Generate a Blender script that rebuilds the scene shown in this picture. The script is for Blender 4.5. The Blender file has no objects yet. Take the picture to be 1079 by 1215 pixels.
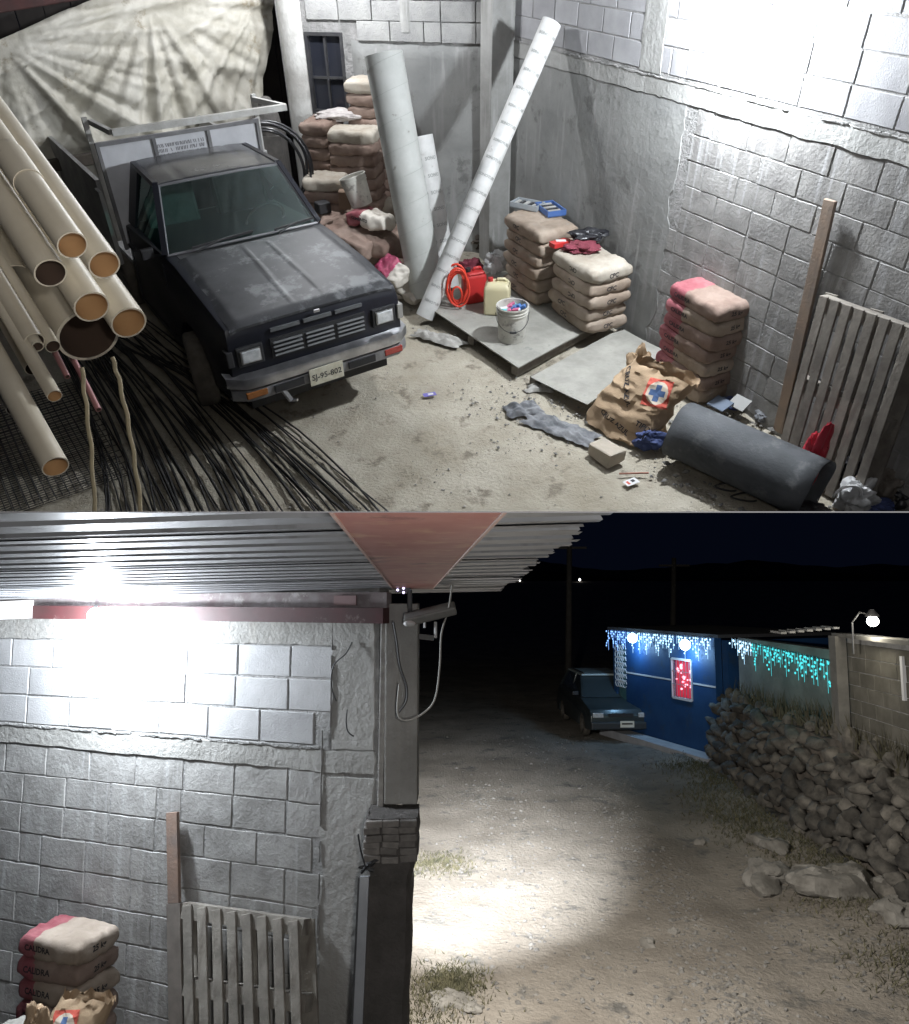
import bpy, bmesh, math, random
from mathutils import Vector, Matrix, noise
from mathutils.bvhtree import BVHTree
from math import sin, cos, pi, radians as R
random.seed(7)
C = bpy.context.scene.collection
SC = bpy.context.scene

# ---------------------------------------------------------------- camera
FPX, PX, PY = 900.0, 539.5, 607.5          # focal length and image centre, in photograph pixels
CAM_H, CAM_PITCH, CAM_ROLL = 3.631, 0.6874, -0.0178
def cam_axes(pitch, roll):
    F = Vector((0, cos(pitch), -sin(pitch))); Rr = Vector((1, 0, 0)); U = Vector((0, sin(pitch), cos(pitch)))
    return cos(roll)*Rr + sin(roll)*U, -sin(roll)*Rr + cos(roll)*U, F
def cam_matrix(h, pitch, roll):
    r, u, f = cam_axes(pitch, roll)
    m = Matrix((( r.x, u.x, -f.x, 0), (r.y, u.y, -f.y, 0), (r.z, u.z, -f.z, h), (0, 0, 0, 1)))
    return m
cd = bpy.data.cameras.new('camera'); cam = bpy.data.objects.new('camera', cd); C.objects.link(cam)
cd.sensor_fit = 'HORIZONTAL'; cd.sensor_width = 36; cd.lens = 36*FPX/1079
cd.clip_start = 0.05; cd.clip_end = 1500
cam.matrix_world = cam_matrix(CAM_H, CAM_PITCH, CAM_ROLL)
SC.camera = cam
SC.render.resolution_x, SC.render.resolution_y = 909, 1024

# ---------------------------------------------------------------- night sky, exposure
w = bpy.data.worlds.new('World'); SC.world = w; w.use_nodes = True
bg = w.node_tree.nodes['Background']; bg.inputs[0].default_value = (0.10, 0.16, 0.42, 1); bg.inputs[1].default_value = 0.012
SC.view_settings.view_transform = 'Standard'; SC.view_settings.look = 'None'
SC.view_settings.exposure = 0; SC.view_settings.gamma = 1

# The photograph stacks two views. The yard (upper view) stands level in Blender's axes; the street (lower view)
# is a second place below it, behind a thin partition sheet that runs away from the camera between the two.
MA = Matrix.Identity(4)
HB, PITCH_B, ROLL_B = 3.5, -R(6.2), 0.0
MBW = cam_matrix(CAM_H, CAM_PITCH, CAM_ROLL) @ cam_matrix(HB, PITCH_B, ROLL_B).inverted()
CUR = MA
def ray(px, py, b=False):
    r, u, f = cam_axes(*((PITCH_B, ROLL_B) if b else (CAM_PITCH, CAM_ROLL)))
    return f + (px-PX)/FPX*r - (py-PY)/FPX*u
def G(px, py, z=0):                         # yard: the point at height z
    d = ray(px, py); t = (z-CAM_H)/d.z; return Vector((0, 0, CAM_H)) + t*d
def GB(px, py, z=0):                        # street: the point at height z
    d = ray(px, py, True); t = (z-HB)/d.z; return Vector((0, 0, HB)) + t*d
def DB(px, py, y):                          # street: the point at distance y
    d = ray(px, py, True); return Vector((0, 0, HB)) + (y/d.y)*d
def DA(px, py, y):
    d = ray(px, py); return Vector((0, 0, CAM_H)) + (y/d.y)*d

# ---------------------------------------------------------------- lights
def light(name, kind, frame, loc, energy, col=(1, 1, 1), size=.05, target=None, **kw):
    l = bpy.data.lights.new(name, kind); l.energy = energy; l.color = col
    o = bpy.data.objects.new(name, l); C.objects.link(o)
    if kind in ('POINT', 'SPOT'): l.shadow_soft_size = size
    for k, v in kw.items(): setattr(l, k, v)
    m = Matrix.Translation(loc)
    if target is not None:
        d = Vector(target)-Vector(loc); m = m @ d.to_track_quat('-Z', 'Y').to_matrix().to_4x4()
    o.matrix_world = frame @ m
    return o
LAMP_A = Vector((2.28*.995-.25*.894, 6.35-.25*.4477, 2.97))
LAMP_A2 = Vector((-1.35, 9.35, 3.45))
light('yard_lamp_light', 'POINT', MA, LAMP_A, 570, (.90, .95, 1), .07)
light('back_lamp_light', 'POINT', MA, LAMP_A2, 230, (.95, .97, 1), .06)
_r, _u, _f = cam_axes(CAM_PITCH, CAM_ROLL)
light('camera_led_light', 'POINT', MA, Vector((0, 0, CAM_H))+_u*.16+_r*.25-_f*.1, 95, (1, .97, .93), .06)
light('camera_led_light', 'POINT', MBW, Vector((.25, -.1, HB-.25)), 110, (1, .97, .93), .06)

# ---------------------------------------------------------------- materials
MATS = {}
def mat(name, col, col2=None, scale=4, rough=.85, bump=.0, bscale=40, metal=0, rand=0, detail=6, spots=None, sscale=9, sth=.62,
        emit=None, estr=0, streak=None, spec=None, coord='pos'):
    if name in MATS: return MATS[name]
    m = bpy.data.materials.new(name); m.use_nodes = True; nt = m.node_tree; N = nt.nodes; L = nt.links
    p = N['Principled BSDF']; p.inputs['Roughness'].default_value = rough; p.inputs['Metallic'].default_value = metal
    if spec is not None: p.inputs['Specular IOR Level'].default_value = spec
    c = (*col, 1)
    if coord == 'pos':
        pos = N.new('ShaderNodeNewGeometry').outputs['Position']
        if CUR is not MA:                    # the street's own axes
            vm = N.new('ShaderNodeMapping'); vm.vector_type = 'POINT'; vm.inputs['Rotation'].default_value = MBW.inverted().to_euler(); L.new(pos, vm.inputs[0]); pos = vm.outputs[0]
    else: pos = N.new('ShaderNodeTexCoord').outputs['Object']
    out = None
    if col2 is not None:
        n = N.new('ShaderNodeTexNoise'); n.inputs['Scale'].default_value = scale; n.inputs['Detail'].default_value = detail
        n.inputs['Roughness'].default_value = .62; L.new(pos, n.inputs['Vector'])
        r = N.new('ShaderNodeValToRGB'); r.color_ramp.elements[0].position = .36; r.color_ramp.elements[1].position = .64
        r.color_ramp.elements[0].color = c; r.color_ramp.elements[1].color = (*col2, 1); L.new(n.outputs[0], r.inputs[0]); out = r.outputs[0]
    if spots is not None:
        n = N.new('ShaderNodeTexNoise'); n.inputs['Scale'].default_value = sscale; n.inputs['Detail'].default_value = 8
        n.inputs['Roughness'].default_value = .7; L.new(pos, n.inputs['Vector'])
        r = N.new('ShaderNodeValToRGB'); r.color_ramp.elements[0].position = sth-.04; r.color_ramp.elements[1].position = sth+.04
        L.new(n.outputs[0], r.inputs[0])
        mx = N.new('ShaderNodeMix'); mx.data_type = 'RGBA'; L.new(r.outputs[0], mx.inputs[0])
        if out: L.new(out, mx.inputs[6])
        else: mx.inputs[6].default_value = c
        mx.inputs[7].default_value = (*spots, 1); out = mx.outputs[2]
    if streak is not None:                   # drip stains running down
        mp = N.new('ShaderNodeMapping'); mp.inputs['Scale'].default_value = (9, 9, .7); L.new(pos, mp.inputs[0])
        n = N.new('ShaderNodeTexNoise'); n.inputs['Scale'].default_value = 1.6; n.inputs['Detail'].default_value = 5; L.new(mp.outputs[0], n.inputs['Vector'])
        r = N.new('ShaderNodeValToRGB'); r.color_ramp.elements[0].position = .55; r.color_ramp.elements[1].position = .70
        L.new(n.outputs[0], r.inputs[0])
        mx = N.new('ShaderNodeMix'); mx.data_type = 'RGBA'; L.new(r.outputs[0], mx.inputs[0])
        if out: L.new(out, mx.inputs[6])
        else: mx.inputs[6].default_value = c
        mx.inputs[7].default_value = (*streak, 1); out = mx.outputs[2]
    if rand:
        oi = N.new('ShaderNodeObjectInfo'); mr = N.new('ShaderNodeMapRange'); L.new(oi.outputs['Random'], mr.inputs[0])
        mr.inputs[3].default_value = 1-rand; mr.inputs[4].default_value = 1+rand
        hs = N.new('ShaderNodeHueSaturation'); L.new(mr.outputs[0], hs.inputs['Value'])
        if out: L.new(out, hs.inputs['Color'])
        else: hs.inputs['Color'].default_value = c
        out = hs.outputs[0]
    if out: L.new(out, p.inputs['Base Color'])
    else: p.inputs['Base Color'].default_value = c
    if bump:
        n = N.new('ShaderNodeTexNoise'); n.inputs['Scale'].default_value = bscale; n.inputs['Detail'].default_value = 8
        n.inputs['Roughness'].default_value = .65; L.new(pos, n.inputs['Vector'])
        b = N.new('ShaderNodeBump'); b.inputs['Strength'].default_value = 1; b.inputs['Distance'].default_value = bump
        L.new(n.outputs[0], b.inputs['Height']); L.new(b.outputs[0], p.inputs['Normal'])
    if emit:
        p.inputs['Emission Color'].default_value = (*emit, 1); p.inputs['Emission Strength'].default_value = estr
    MATS[name] = m; return m
def glass_mat(name, tint, mixv=.25, rough=.03):
    m = bpy.data.materials.new(name); m.use_nodes = True; nt = m.node_tree; N = nt.nodes; L = nt.links
    N.remove(N['Principled BSDF']); o = N['Material Output']
    t = N.new('ShaderNodeBsdfTransparent'); t.inputs[0].default_value = (*tint, 1)
    g = N.new('ShaderNodeBsdfGlossy'); g.inputs['Roughness'].default_value = rough; g.inputs[0].default_value = (.8, .95, .9, 1)
    f = N.new('ShaderNodeFresnel'); f.inputs[0].default_value = 1.5
    a = N.new('ShaderNodeMath'); a.operation = 'ADD'; a.inputs[1].default_value = mixv; L.new(f.outputs[0], a.inputs[0])
    x = N.new('ShaderNodeMixShader'); L.new(a.outputs[0], x.inputs[0]); L.new(t.outputs[0], x.inputs[1]); L.new(g.outputs[0], x.inputs[2])
    L.new(x.outputs[0], o.inputs[0]); MATS[name] = m; return m
def emis(name, col, s):
    return mat(name, (0.02, 0.02, 0.02), emit=col, estr=s)

dirt = mat('dirt', (.34, .305, .24), (.45, .415, .345), scale=1.6, bump=.02, bscale=30, spots=(.22, .195, .155), sscale=3, sth=.6, rough=.95, spec=.08)
blockm = mat('block', (.24, .24, .24), (.33, .33, .32), scale=3, bump=.012, bscale=60, rand=.14, spots=(.24, .24, .235), sscale=14, sth=.64, rough=.95, spec=.08)
blockclean = mat('block_smooth', (.27, .27, .28), (.34, .34, .35), scale=3, bump=.004, bscale=90, rand=.10, rough=.92, spec=.08)
blockrough = mat('block_rough', (.19, .185, .18), (.28, .275, .265), scale=5, bump=.006, bscale=40, rand=.07, spots=(.30, .30, .29), sscale=11, sth=.66, rough=.95, streak=(.34, .34, .34), spec=.08)
mortar = mat('mortar', (.19, .19, .185), (.30, .295, .29), scale=7, bump=.018, bscale=35, rough=.97, spec=.08)
concrete = mat('concrete', (.23, .23, .22), (.33, .33, .32), scale=2.4, bump=.01, bscale=22, rough=.93, streak=(.36, .36, .35), spec=.08)
plaster = mat('plaster', (.18, .183, .18), (.25, .253, .245), scale=1.3, bump=.008, bscale=12, rough=.95, spots=(.15, .15, .145), sscale=3, sth=.6, streak=(.27, .27, .265), spec=.08)
whitewash = mat('whitewash', (.55, .55, .53), (.38, .37, .35), scale=3, bump=.008, bscale=25, rough=.9, spec=.08)

# ---------------------------------------------------------------- mesh helpers
class Mb:
    def __init__(s): s.v = []; s.f = []; s.m = []
    def add(s, vs, fs, mi=0):
        b = len(s.v); s.v += [Vector(v) for v in vs]; s.f += [tuple(i+b for i in f) for f in fs]; s.m += [mi]*len(fs); return s
    def box(s, c, d, rot=None, mi=0):
        x, y, z = d[0]/2, d[1]/2, d[2]/2
        vs = [Vector((sx*x, sy*y, sz*z)) for sz in (-1, 1) for sy in (-1, 1) for sx in (-1, 1)]
        if rot is not None: vs = [rot @ v for v in vs]
        c = Vector(c); vs = [v+c for v in vs]
        return s.add(vs, [(0, 2, 3, 1), (4, 5, 7, 6), (0, 1, 5, 4), (2, 6, 7, 3), (0, 4, 6, 2), (1, 3, 7, 5)], mi)
    def bar(s, a, b, wd, ht=None, up=(0, 0, 1), mi=0):
        a, b = Vector(a), Vector(b); ht = ht or wd; d = (b-a).normalized(); up = Vector(up)
        if abs(d.dot(up)) > .98: up = Vector((0, 1, 0))
        sd = d.cross(up).normalized()*wd/2; u = sd.cross(d).normalized()*ht/2
        vs = [a-sd-u, a+sd-u, a+sd+u, a-sd+u, b-sd-u, b+sd-u, b+sd+u, b-sd+u]
        return s.add(vs, [(0, 3, 2, 1), (4, 5, 6, 7), (0, 1, 5, 4), (1, 2, 6, 5), (2, 3, 7, 6), (3, 0, 4, 7)], mi)
    def tube(s, pts, r, n=8, mi=0, caps=True, r2=None):
        pts = [Vector(p) for p in pts]; k = len(pts); b = len(s.v); up = None
        for i, p in enumerate(pts):
            t = (pts[min(i+1, k-1)]-pts[max(i-1, 0)]).normalized()
            if up is None:
                up = Vector((0, 0, 1)) if abs(t.z) < .9 else Vector((1, 0, 0))
            e = t.cross(up).normalized(); up = e.cross(t).normalized()
            rr = r if r2 is None else r+(r2-r)*i/(k-1)
            for j in range(n): s.v.append(p+(e*cos(2*pi*j/n)+up*sin(2*pi*j/n))*rr)
        for i in range(k-1):
            for j in range(n):
                s.f.append((b+i*n+j, b+i*n+(j+1) % n, b+(i+1)*n+(j+1) % n, b+(i+1)*n+j)); s.m.append(mi)
        if caps:
            s.f.append(tuple(b+j for j in range(n))[::-1]); s.f.append(tuple(b+(k-1)*n+j for j in range(n))); s.m += [mi, mi]
        return s
    def pipe(s, a, b, ro, ri, n=24, mi=0, mi2=1):          # hollow cylinder
        a, b = Vector(a), Vector(b); d = (b-a).normalized(); up = Vector((0, 0, 1)) if abs(d.z) < .9 else Vector((1, 0, 0))
        e = d.cross(up).normalized(); u = e.cross(d); B = len(s.v)
        for (p, r) in ((a, ro), (b, ro), (a, ri), (b, ri)):
            for j in range(n): s.v.append(p+(e*cos(2*pi*j/n)+u*sin(2*pi*j/n))*r)
        for j in range(n):
            k = (j+1) % n
            s.f += [(B+j, B+k, B+n+k, B+n+j), (B+2*n+k, B+2*n+j, B+3*n+j, B+3*n+k), (B+j, B+2*n+j, B+2*n+k, B+k), (B+n+k, B+3*n+k, B+3*n+j, B+n+j)]
            s.m += [mi, mi2, mi, mi]
        return s
    def lathe(s, prof, n=24, M=None, mi=0, closed=False):    # profile of (r,z) about z
        B = len(s.v)
        for (r, z) in prof:
            for j in range(n):
                v = Vector((r*cos(2*pi*j/n), r*sin(2*pi*j/n), z)); s.v.append(M @ v if M else v)
        K = len(prof)
        for i in range(K if closed else K-1):
            i2 = (i+1) % K
            for j in range(n):
                k = (j+1) % n; s.f.append((B+i*n+j, B+i*n+k, B+i2*n+k, B+i2*n+j)); s.m.append(mi)
        return s
    def disc(s, c, r, nrm, n=16, mi=0):
        c = Vector(c); d = Vector(nrm).normalized(); up = Vector((0, 0, 1)) if abs(d.z) < .9 else Vector((1, 0, 0))
        e = d.cross(up).normalized(); u = e.cross(d)
        return s.add([c+(e*cos(2*pi*j/n)+u*sin(2*pi*j/n))*r for j in range(n)], [tuple(range(n))], mi)
    def ball(s, c, r, nu=12, nv=8, sc=(1, 1, 1), mi=0, nz=0, seed=0):
        B = len(s.v); c = Vector(c)
        for i in range(nv+1):
            th = pi*i/nv
            for j in range(nu):
                ph = 2*pi*j/nu; v = Vector((sin(th)*cos(ph)*sc[0], sin(th)*sin(ph)*sc[1], cos(th)*sc[2]))*r
                if nz: v *= 1+nz*noise.noise(v/r*1.4+Vector((seed*3.1, seed*1.7, seed)))
                s.v.append(c+v)
        for i in range(nv):
            for j in range(nu):
                k = (j+1) % nu; s.f.append((B+i*nu+j, B+(i+1)*nu+j, B+(i+1)*nu+k, B+i*nu+k)); s.m.append(mi)
        return s
    def prism(s, poly, x0, x1, mi=0, fn=None):               # polygon in (y,z) extruded along x
        from mathutils.geometry import tessellate_polygon
        n = len(poly); tri = tessellate_polygon([[Vector((0, a, b)) for a, b in poly]])
        vs = [Vector((x0, a, b)) for a, b in poly]+[Vector((x1, a, b)) for a, b in poly]
        if fn: vs = [fn(v) for v in vs]
        fs = [tuple(t) for t in tri]+[tuple(i+n for i in t)[::-1] for t in tri]+[(i, (i+1) % n, n+(i+1) % n, n+i) for i in range(n)]
        return s.add(vs, fs, mi)
    def mesh(s, name, smooth=False, merge=False):
        me = bpy.data.meshes.new(name); me.from_pydata([tuple(v) for v in s.v], [], s.f)
        me.polygons.foreach_set('material_index', s.m)
        bm = bmesh.new(); bm.from_mesh(me)
        if merge: bmesh.ops.remove_doubles(bm, verts=bm.verts, dist=1e-5)
        bmesh.ops.recalc_face_normals(bm, faces=bm.faces)
        bm.to_mesh(me); bm.free()
        if smooth: me.polygons.foreach_set('use_smooth', [True]*len(me.polygons))
        me.update(); return me
    def build(s, name, mats, parent=None, smooth=False, merge=False, loc=None, angle=None, **tags):
        me = s.mesh(name, smooth or angle is not None, merge)
        if angle is not None: me.set_sharp_from_angle(angle=R(angle))
        return place(name, me, mats, parent, loc, **tags)
def place(name, me, mats, parent=None, loc=None, rz=0, m=None, **tags):
    if not isinstance(mats, (list, tuple)): mats = [mats]
    if mats[0] is not None and not me.materials:
        for a in mats: me.materials.append(a)
    o = bpy.data.objects.new(name, me); C.objects.link(o)
    M = m if m is not None else Matrix.Translation(loc or (0, 0, 0)) @ Matrix.Rotation(rz, 4, 'Z')
    if parent: o.parent = parent; o.matrix_local = M
    else: o.matrix_world = CUR @ M
    for k, v in tags.items(): o[k] = v
    (YARD if CUR is MA else STREET).append(o)
    return o
YARD, STREET = [], []
def thing(name, label, cat, loc=(0, 0, 0), rz=0, group=None, m=None):
    o = bpy.data.objects.new(name, None); C.objects.link(o); o.empty_display_size = .1
    M = m if m is not None else Matrix.Translation(loc) @ Matrix.Rotation(rz, 4, 'Z')
    o.matrix_world = CUR @ M; o['label'] = label; o['category'] = cat
    if group: o['group'] = group
    return o
def copy_tree(o, label, m=None, loc=None, rz=0, group=None):
    def cp(a, par):
        c = a.copy(); C.objects.link(c); c.parent = par
        if par: c.matrix_parent_inverse = a.matrix_parent_inverse.copy(); c.matrix_local = a.matrix_local.copy()
        for ch in [q for q in KIDS.get(a.name, []) or list(a.children)]: cp(ch, c)
        return c
    c = cp(o, None); M = m if m is not None else Matrix.Translation(loc) @ Matrix.Rotation(rz, 4, 'Z')
    c.matrix_world = CUR @ M; c['label'] = label
    if group: c['group'] = group
    return c
KIDS = {}
def bevel_me(me, wdt, seg=2, angle=30):
    bm = bmesh.new(); bm.from_mesh(me)
    bmesh.ops.remove_doubles(bm, verts=bm.verts, dist=1e-5)
    es = [e for e in bm.edges if len(e.link_faces) == 2 and e.calc_face_angle(0) > R(angle)]
    bmesh.ops.bevel(bm, geom=es, offset=wdt, segments=seg, affect='EDGES', profile=.6)
    bm.to_mesh(me); bm.free(); return me
_txt = {}
def text_geo(s, size, bold=0.0):
    k = (s, size, bold)
    if k not in _txt:
        cu = bpy.data.curves.new('t', 'FONT'); cu.body = s; cu.size = size; cu.align_x = 'CENTER'; cu.align_y = 'CENTER'; cu.offset = bold
        cu.resolution_u = 2; o = bpy.data.objects.new('t', cu); C.objects.link(o)
        dg = bpy.context.evaluated_depsgraph_get(); me = bpy.data.meshes.new_from_object(o.evaluated_get(dg))
        _txt[k] = ([v.co.copy() for v in me.vertices], [tuple(p.vertices) for p in me.polygons])
        bpy.data.objects.remove(o); bpy.data.curves.remove(cu); bpy.data.meshes.remove(me)
    return _txt[k]
def decal(name, geo, M, me, dirv, mats, parent, lift=.002, mi=None, reach=.12):
    """project flat geometry (in its own plane, placed by M in the part's space) onto mesh me along dirv"""
    bvh = BVHTree.FromPolygons([v.co.copy() for v in me.vertices], [tuple(p.vertices) for p in me.polygons])
    vs = []; dirv = Vector(dirv).normalized()
    for v in geo[0]:
        p = M @ Vector(v); h = bvh.ray_cast(p-dirv*reach, dirv, reach*3)
        vs.append((h[0] if h[0] is not None else p)-dirv*lift)
    b = Mb(); b.add(vs, geo[1]); 
    if mi: b.m = list(mi)
    m2 = bpy.data.meshes.new(name); m2.from_pydata([tuple(v) for v in b.v], [], b.f); m2.polygons.foreach_set('material_index', b.m)
    return place(name, m2, mats, parent)
def frame_m(o, x, y):                                        # matrix with given x and y axes
    x = Vector(x).normalized(); z = x.cross(Vector(y)).normalized(); y = z.cross(x)
    return Matrix(((x.x, y.x, z.x, o[0]), (x.y, y.y, z.y, o[1]), (x.z, y.z, z.z, o[2]), (0, 0, 0, 1)))
def fbm(p, o=4):
    return noise.fractal(Vector(p), .9, 2.1, o)

# ================================================================= UPPER VIEW: THE YARD
# ---- ground
gx0, gx1, gy0, gy1, st = -6.6, 4.6, 2.6, 16, .045
nx, ny = int((gx1-gx0)/st), int((gy1-gy0)/st)
vs, fs = [], []
for j in range(ny+1):
    for i in range(nx+1):
        x, y = gx0+i*st, gy0+j*st
        z = .022*fbm((x*.9, y*.9, 0), 3)+.010*fbm((x*5, y*5, 3), 3)
        z += .006*noise.noise(Vector((x*16, y*16, 1)))
        u = (x+.4)*.45+(y-6)*.9                              # wheel tracks
        z -= .012*max(0, 1-abs(u-.2)*2.2)*(x > -1.5)
        vs.append((x, y, z-.02))
for j in range(ny):
    for i in range(nx):
        a = j*(nx+1)+i; fs.append((a, a+1, a+nx+2, a+nx+1))
me = bpy.data.meshes.new('ground'); me.from_pydata(vs, [], fs); me.polygons.foreach_set('use_smooth', [True]*len(fs))
place('ground', me, dirt, kind='structure')
# pebbles and crumbs on the floor
def pebbles(name, pts, smin, smax, mt, seed=3, **tags):
    rnd = random.Random(seed); b = Mb()
    base = [Vector(v) for v in ((1, 0, 0), (-1, 0, 0), (0, 1, 0), (0, -1, 0), (0, 0, 1), (0, 0, -1))]
    fc = [(0, 2, 4), (2, 1, 4), (1, 3, 4), (3, 0, 4), (2, 0, 5), (1, 2, 5), (3, 1, 5), (0, 3, 5)]
    for p in pts:
        s = smin+(smax-smin)*rnd.random()**3; a = rnd.random()*6.28; rm = Matrix.Rotation(a, 3, 'Z') @ Matrix.Rotation(rnd.uniform(-.5, .5), 3, 'X')
        b.add([rm @ Vector((v.x*s*rnd.uniform(.7, 1.3), v.y*s*rnd.uniform(.6, 1), v.z*s*rnd.uniform(.4, .7)))+Vector(p) for v in base], fc)
    return b.build(name, mt, kind='stuff', **tags)
rnd = random.Random(5)
pts = []
while len(pts) < 2600:
    x, y = rnd.uniform(-3, 3.4), rnd.uniform(3.9, 9)
    if noise.noise(Vector((x*1.1, y*1.1, 7)))+rnd.random()*.5 > .15: pts.append((x, y, -.012+.02*fbm((x*.9, y*.9, 0), 3)))
pebm = mat('pebble', (.20, .19, .17), (.40, .38, .35), scale=30, rough=.95)
pebbles('gravel', pts, .003, .016, pebm)

# ---- the long block wall
WD, WA = 4.917, .4643
WN = Vector((cos(WA), sin(WA), 0)); WDIR = Vector((-sin(WA), cos(WA), 0))
def Wp(s, z, off=0): return WN*(WD-off)+WDIR*s+Vector((0, 0, z))
def W(px, py, off=0):
    d = ray(px, py); t = (WD-off)/(WN.dot(d)); p = Vector((0, 0, CAM_H))+t*d; return p
def block_mesh(l, h, d, seed, rough):
    b = Mb(); nx_, nz_ = 5, 2; bv = .005; vs = []; fs = []
    for j in range(nz_+1):
        for i in range(nx_+1):
            x, z = -l/2+bv+(l-2*bv)*i/nx_, -h/2+bv+(h-2*bv)*j/nz_
            e = i in (0, nx_) or j in (0, nz_)
            if e: x += rough*.9*noise.noise(Vector((z*20, seed, x*3))); z += rough*.9*noise.noise(Vector((x*14, seed+5, z)))
            vs.append((x, rough*.6*noise.noise(Vector((x*9+seed*7, z*9, seed))), z))
    for j in range(nz_):
        for i in range(nx_):
            a = j*(nx_+1)+i; fs.append((a, a+1, a+nx_+2, a+nx_+1))
    b.add(vs, fs)
    rim = [i for i in range(nx_+1)]+[(nx_+1)*j+nx_ for j in range(1, nz_+1)]+[(nx_+1)*nz_+i for i in range(nx_-1, -1, -1)]+[(nx_+1)*j for j in range(nz_-1, 0, -1)]
    n = len(rim); B = len(b.v)
    for i in rim: v = b.v[i]; b.v.append(Vector((v.x+bv*(1 if v.x > 0 else -1)*(abs(v.x) > l/2-2.5*bv), .005, v.z+bv*(1 if v.z > 0 else -1)*(abs(v.z) > h/2-2.5*bv))))
    for i in rim: v = b.v[i]; b.v.append(Vector((v.x*1.03, d, v.z*1.05)))
    for k in range(n):
        q = (k+1) % n; b.f += [(rim[k], rim[q], B+q, B+k), (B+k, B+q, B+n+q, B+n+k)]; b.m += [0, 0]
    return b.mesh('block', False)
# faces: local x along the wall, local -y towards the room
BM = {}; BMAT = {'clean': blockclean, 'rough': blockrough, 'std': blockm}
def blk(kind, l, v, H=.2):
    k = (kind, round(l, 2), v, H)
    if k not in BM:
        BM[k] = block_mesh(l, H-(.010 if kind != 'rough' else .006), .03, v*3.3+l, {'clean': .0025, 'rough': .005, 'std': .004}[kind])
        BM[k].materials.append(BMAT[kind])
    return BM[k]
def lay_blocks(parent, origin, xdir, L, z0, nc, kind, skip=None, bl=.4, H=.2, seed=0, proud=.03, depthdir=None):
    rnd = random.Random(seed); X = Vector(xdir).normalized(); Y = Vector((0, 0, 1)).cross(X)
    n = 0
    for c in range(nc):
        x = -(bl/2 if c % 2 else 0)-rnd.random()*.03; z = z0+H*c
        while x < L:
            l = bl if rnd.random() > .06 else bl*.5
            a, b_ = max(x, 0), min(x+l, L)
            if b_-a > .06:
                xc, ll = (a+b_)/2, b_-a-.012
                ll = max(.1, round(ll/.1)*.1-.012 if ll < bl-.03 else bl-.012)
                if not (skip and skip(xc, z+H/2)):
                    me = blk(kind, ll, rnd.randrange(4), H)
                    yv = rnd.uniform(-.0015, .0015)-proud
                    m = Matrix(((X.x, Y.x, 0, 0), (X.y, Y.y, 0, 0), (0, 0, 1, 0), (0, 0, 0, 1)))
                    m.translation = Vector(origin)+X*xc+Y*yv+Vector((0, 0, z+H/2+rnd.uniform(-.003, .003)))
                    m = m @ Matrix.Rotation(rnd.uniform(-.006, .006), 4, 'Y')
                    place('block', me, None, parent, m=m); n += 1
            x += l
    return n
# orientation check: X along wall such that Y=Z x X points INTO the wall (away from the room): X=-WDIR gives Y = ?
XW = -WDIR if Vector((0, 0, 1)).cross(-WDIR).dot(WN) > 0 else WDIR
S0, S1 = .6, 8.42                                            # extent of the wall along WDIR
if XW.dot(WDIR) < 0: W_ORG = Wp(S1, 0); sof = lambda x: S1-x
else: W_ORG = Wp(S0, 0); sof = lambda x: S0+x
wl = thing('block_wall', 'long grey concrete block wall with a cast band, running behind the cement stacks and pallet', 'wall', tuple(Wp(4.5, 0)))
inv = wl.matrix_world.inverted()
def wloc(p): return Vector(p)-Wp(4.5, 0)
def wbox(b, s0, s1, z0, z1, o0, o1, mi=0):                   # slab along the wall; offsets towards the room
    pts = [wloc(Wp(s, z, o)) for z in (z0, z1) for o in (o0, o1) for s in (s0, s1)]
    b.add(pts, [(0, 2, 3, 1), (4, 5, 7, 6), (0, 1, 5, 4), (2, 6, 7, 3), (0, 4, 6, 2), (1, 3, 7, 5)], mi)
b = Mb(); wbox(b, S0, S1, -.3, 3.9, -.15, 0); b.build('mortar_bed', mortar, wl)
PS = 5.35                                                    # plaster starts here (towards the corner)
lay_blocks(wl, wloc(W_ORG), XW, S1-S0, 0.02, 11, 'rough', skip=lambda x, z: (sof(x) > PS+.25*noise.noise(Vector((z*3, 0, 0)))) , seed=2, proud=.0035)
lay_blocks(wl, wloc(W_ORG), XW, S1-S0, 2.40, 7, 'clean', seed=9, proud=.006)
def rough_slab(s0, s1, z0, z1, off, name, mt, parent, wob=.02, amp=.006, ns=None, nz=None, thick=.05):
    ns = ns or max(4, int((s1-s0)/.06)); nz = nz or max(4, int((z1-z0)/.06)); vs = []; fs = []
    for j in range(nz+1):
        for i in range(ns+1):
            s = s0+(s1-s0)*i/ns if 1 < i < ns-1 else (s0, s0+.008)[i] if i < 2 else (s1-.008, s1)[i-ns+1]
            z = z0+(z1-z0)*j/nz if 1 < j < nz-1 else (z0, z0+.006)[j] if j < 2 else (z1-.006, z1)[j-nz+1]
            if j in (0, 1, nz-1, nz): z += wob*(noise.noise(Vector((s*4, z0 if j < 2 else z1, 1)))+.6*noise.noise(Vector((s*15, z0 if j < 2 else z1, 9))))
            if i in (0, 1, ns-1, ns): s += wob*2.4*(noise.noise(Vector((z*3.1, i < 2, 4)))+.5*noise.noise(Vector((z*12, i < 2, 6))))
            o = off+amp*noise.noise(Vector((s*3, z*3, 2)))+amp*.4*noise.noise(Vector((s*14, z*14, 2)))
            if i in (0, ns) or j in (0, nz): o = off-thick
            vs.append(wloc(Wp(s, z, o)))
    for j in range(nz):
        for i in range(ns):
            a = j*(ns+1)+i; fs.append((a, a+1, a+ns+2, a+ns+1))
    return Mb().add(vs, fs).build(name, mt, parent, angle=32)
rough_slab(S0, S1, 2.22, 2.37, .011, 'concrete_band', concrete, wl, wob=.014)
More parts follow.
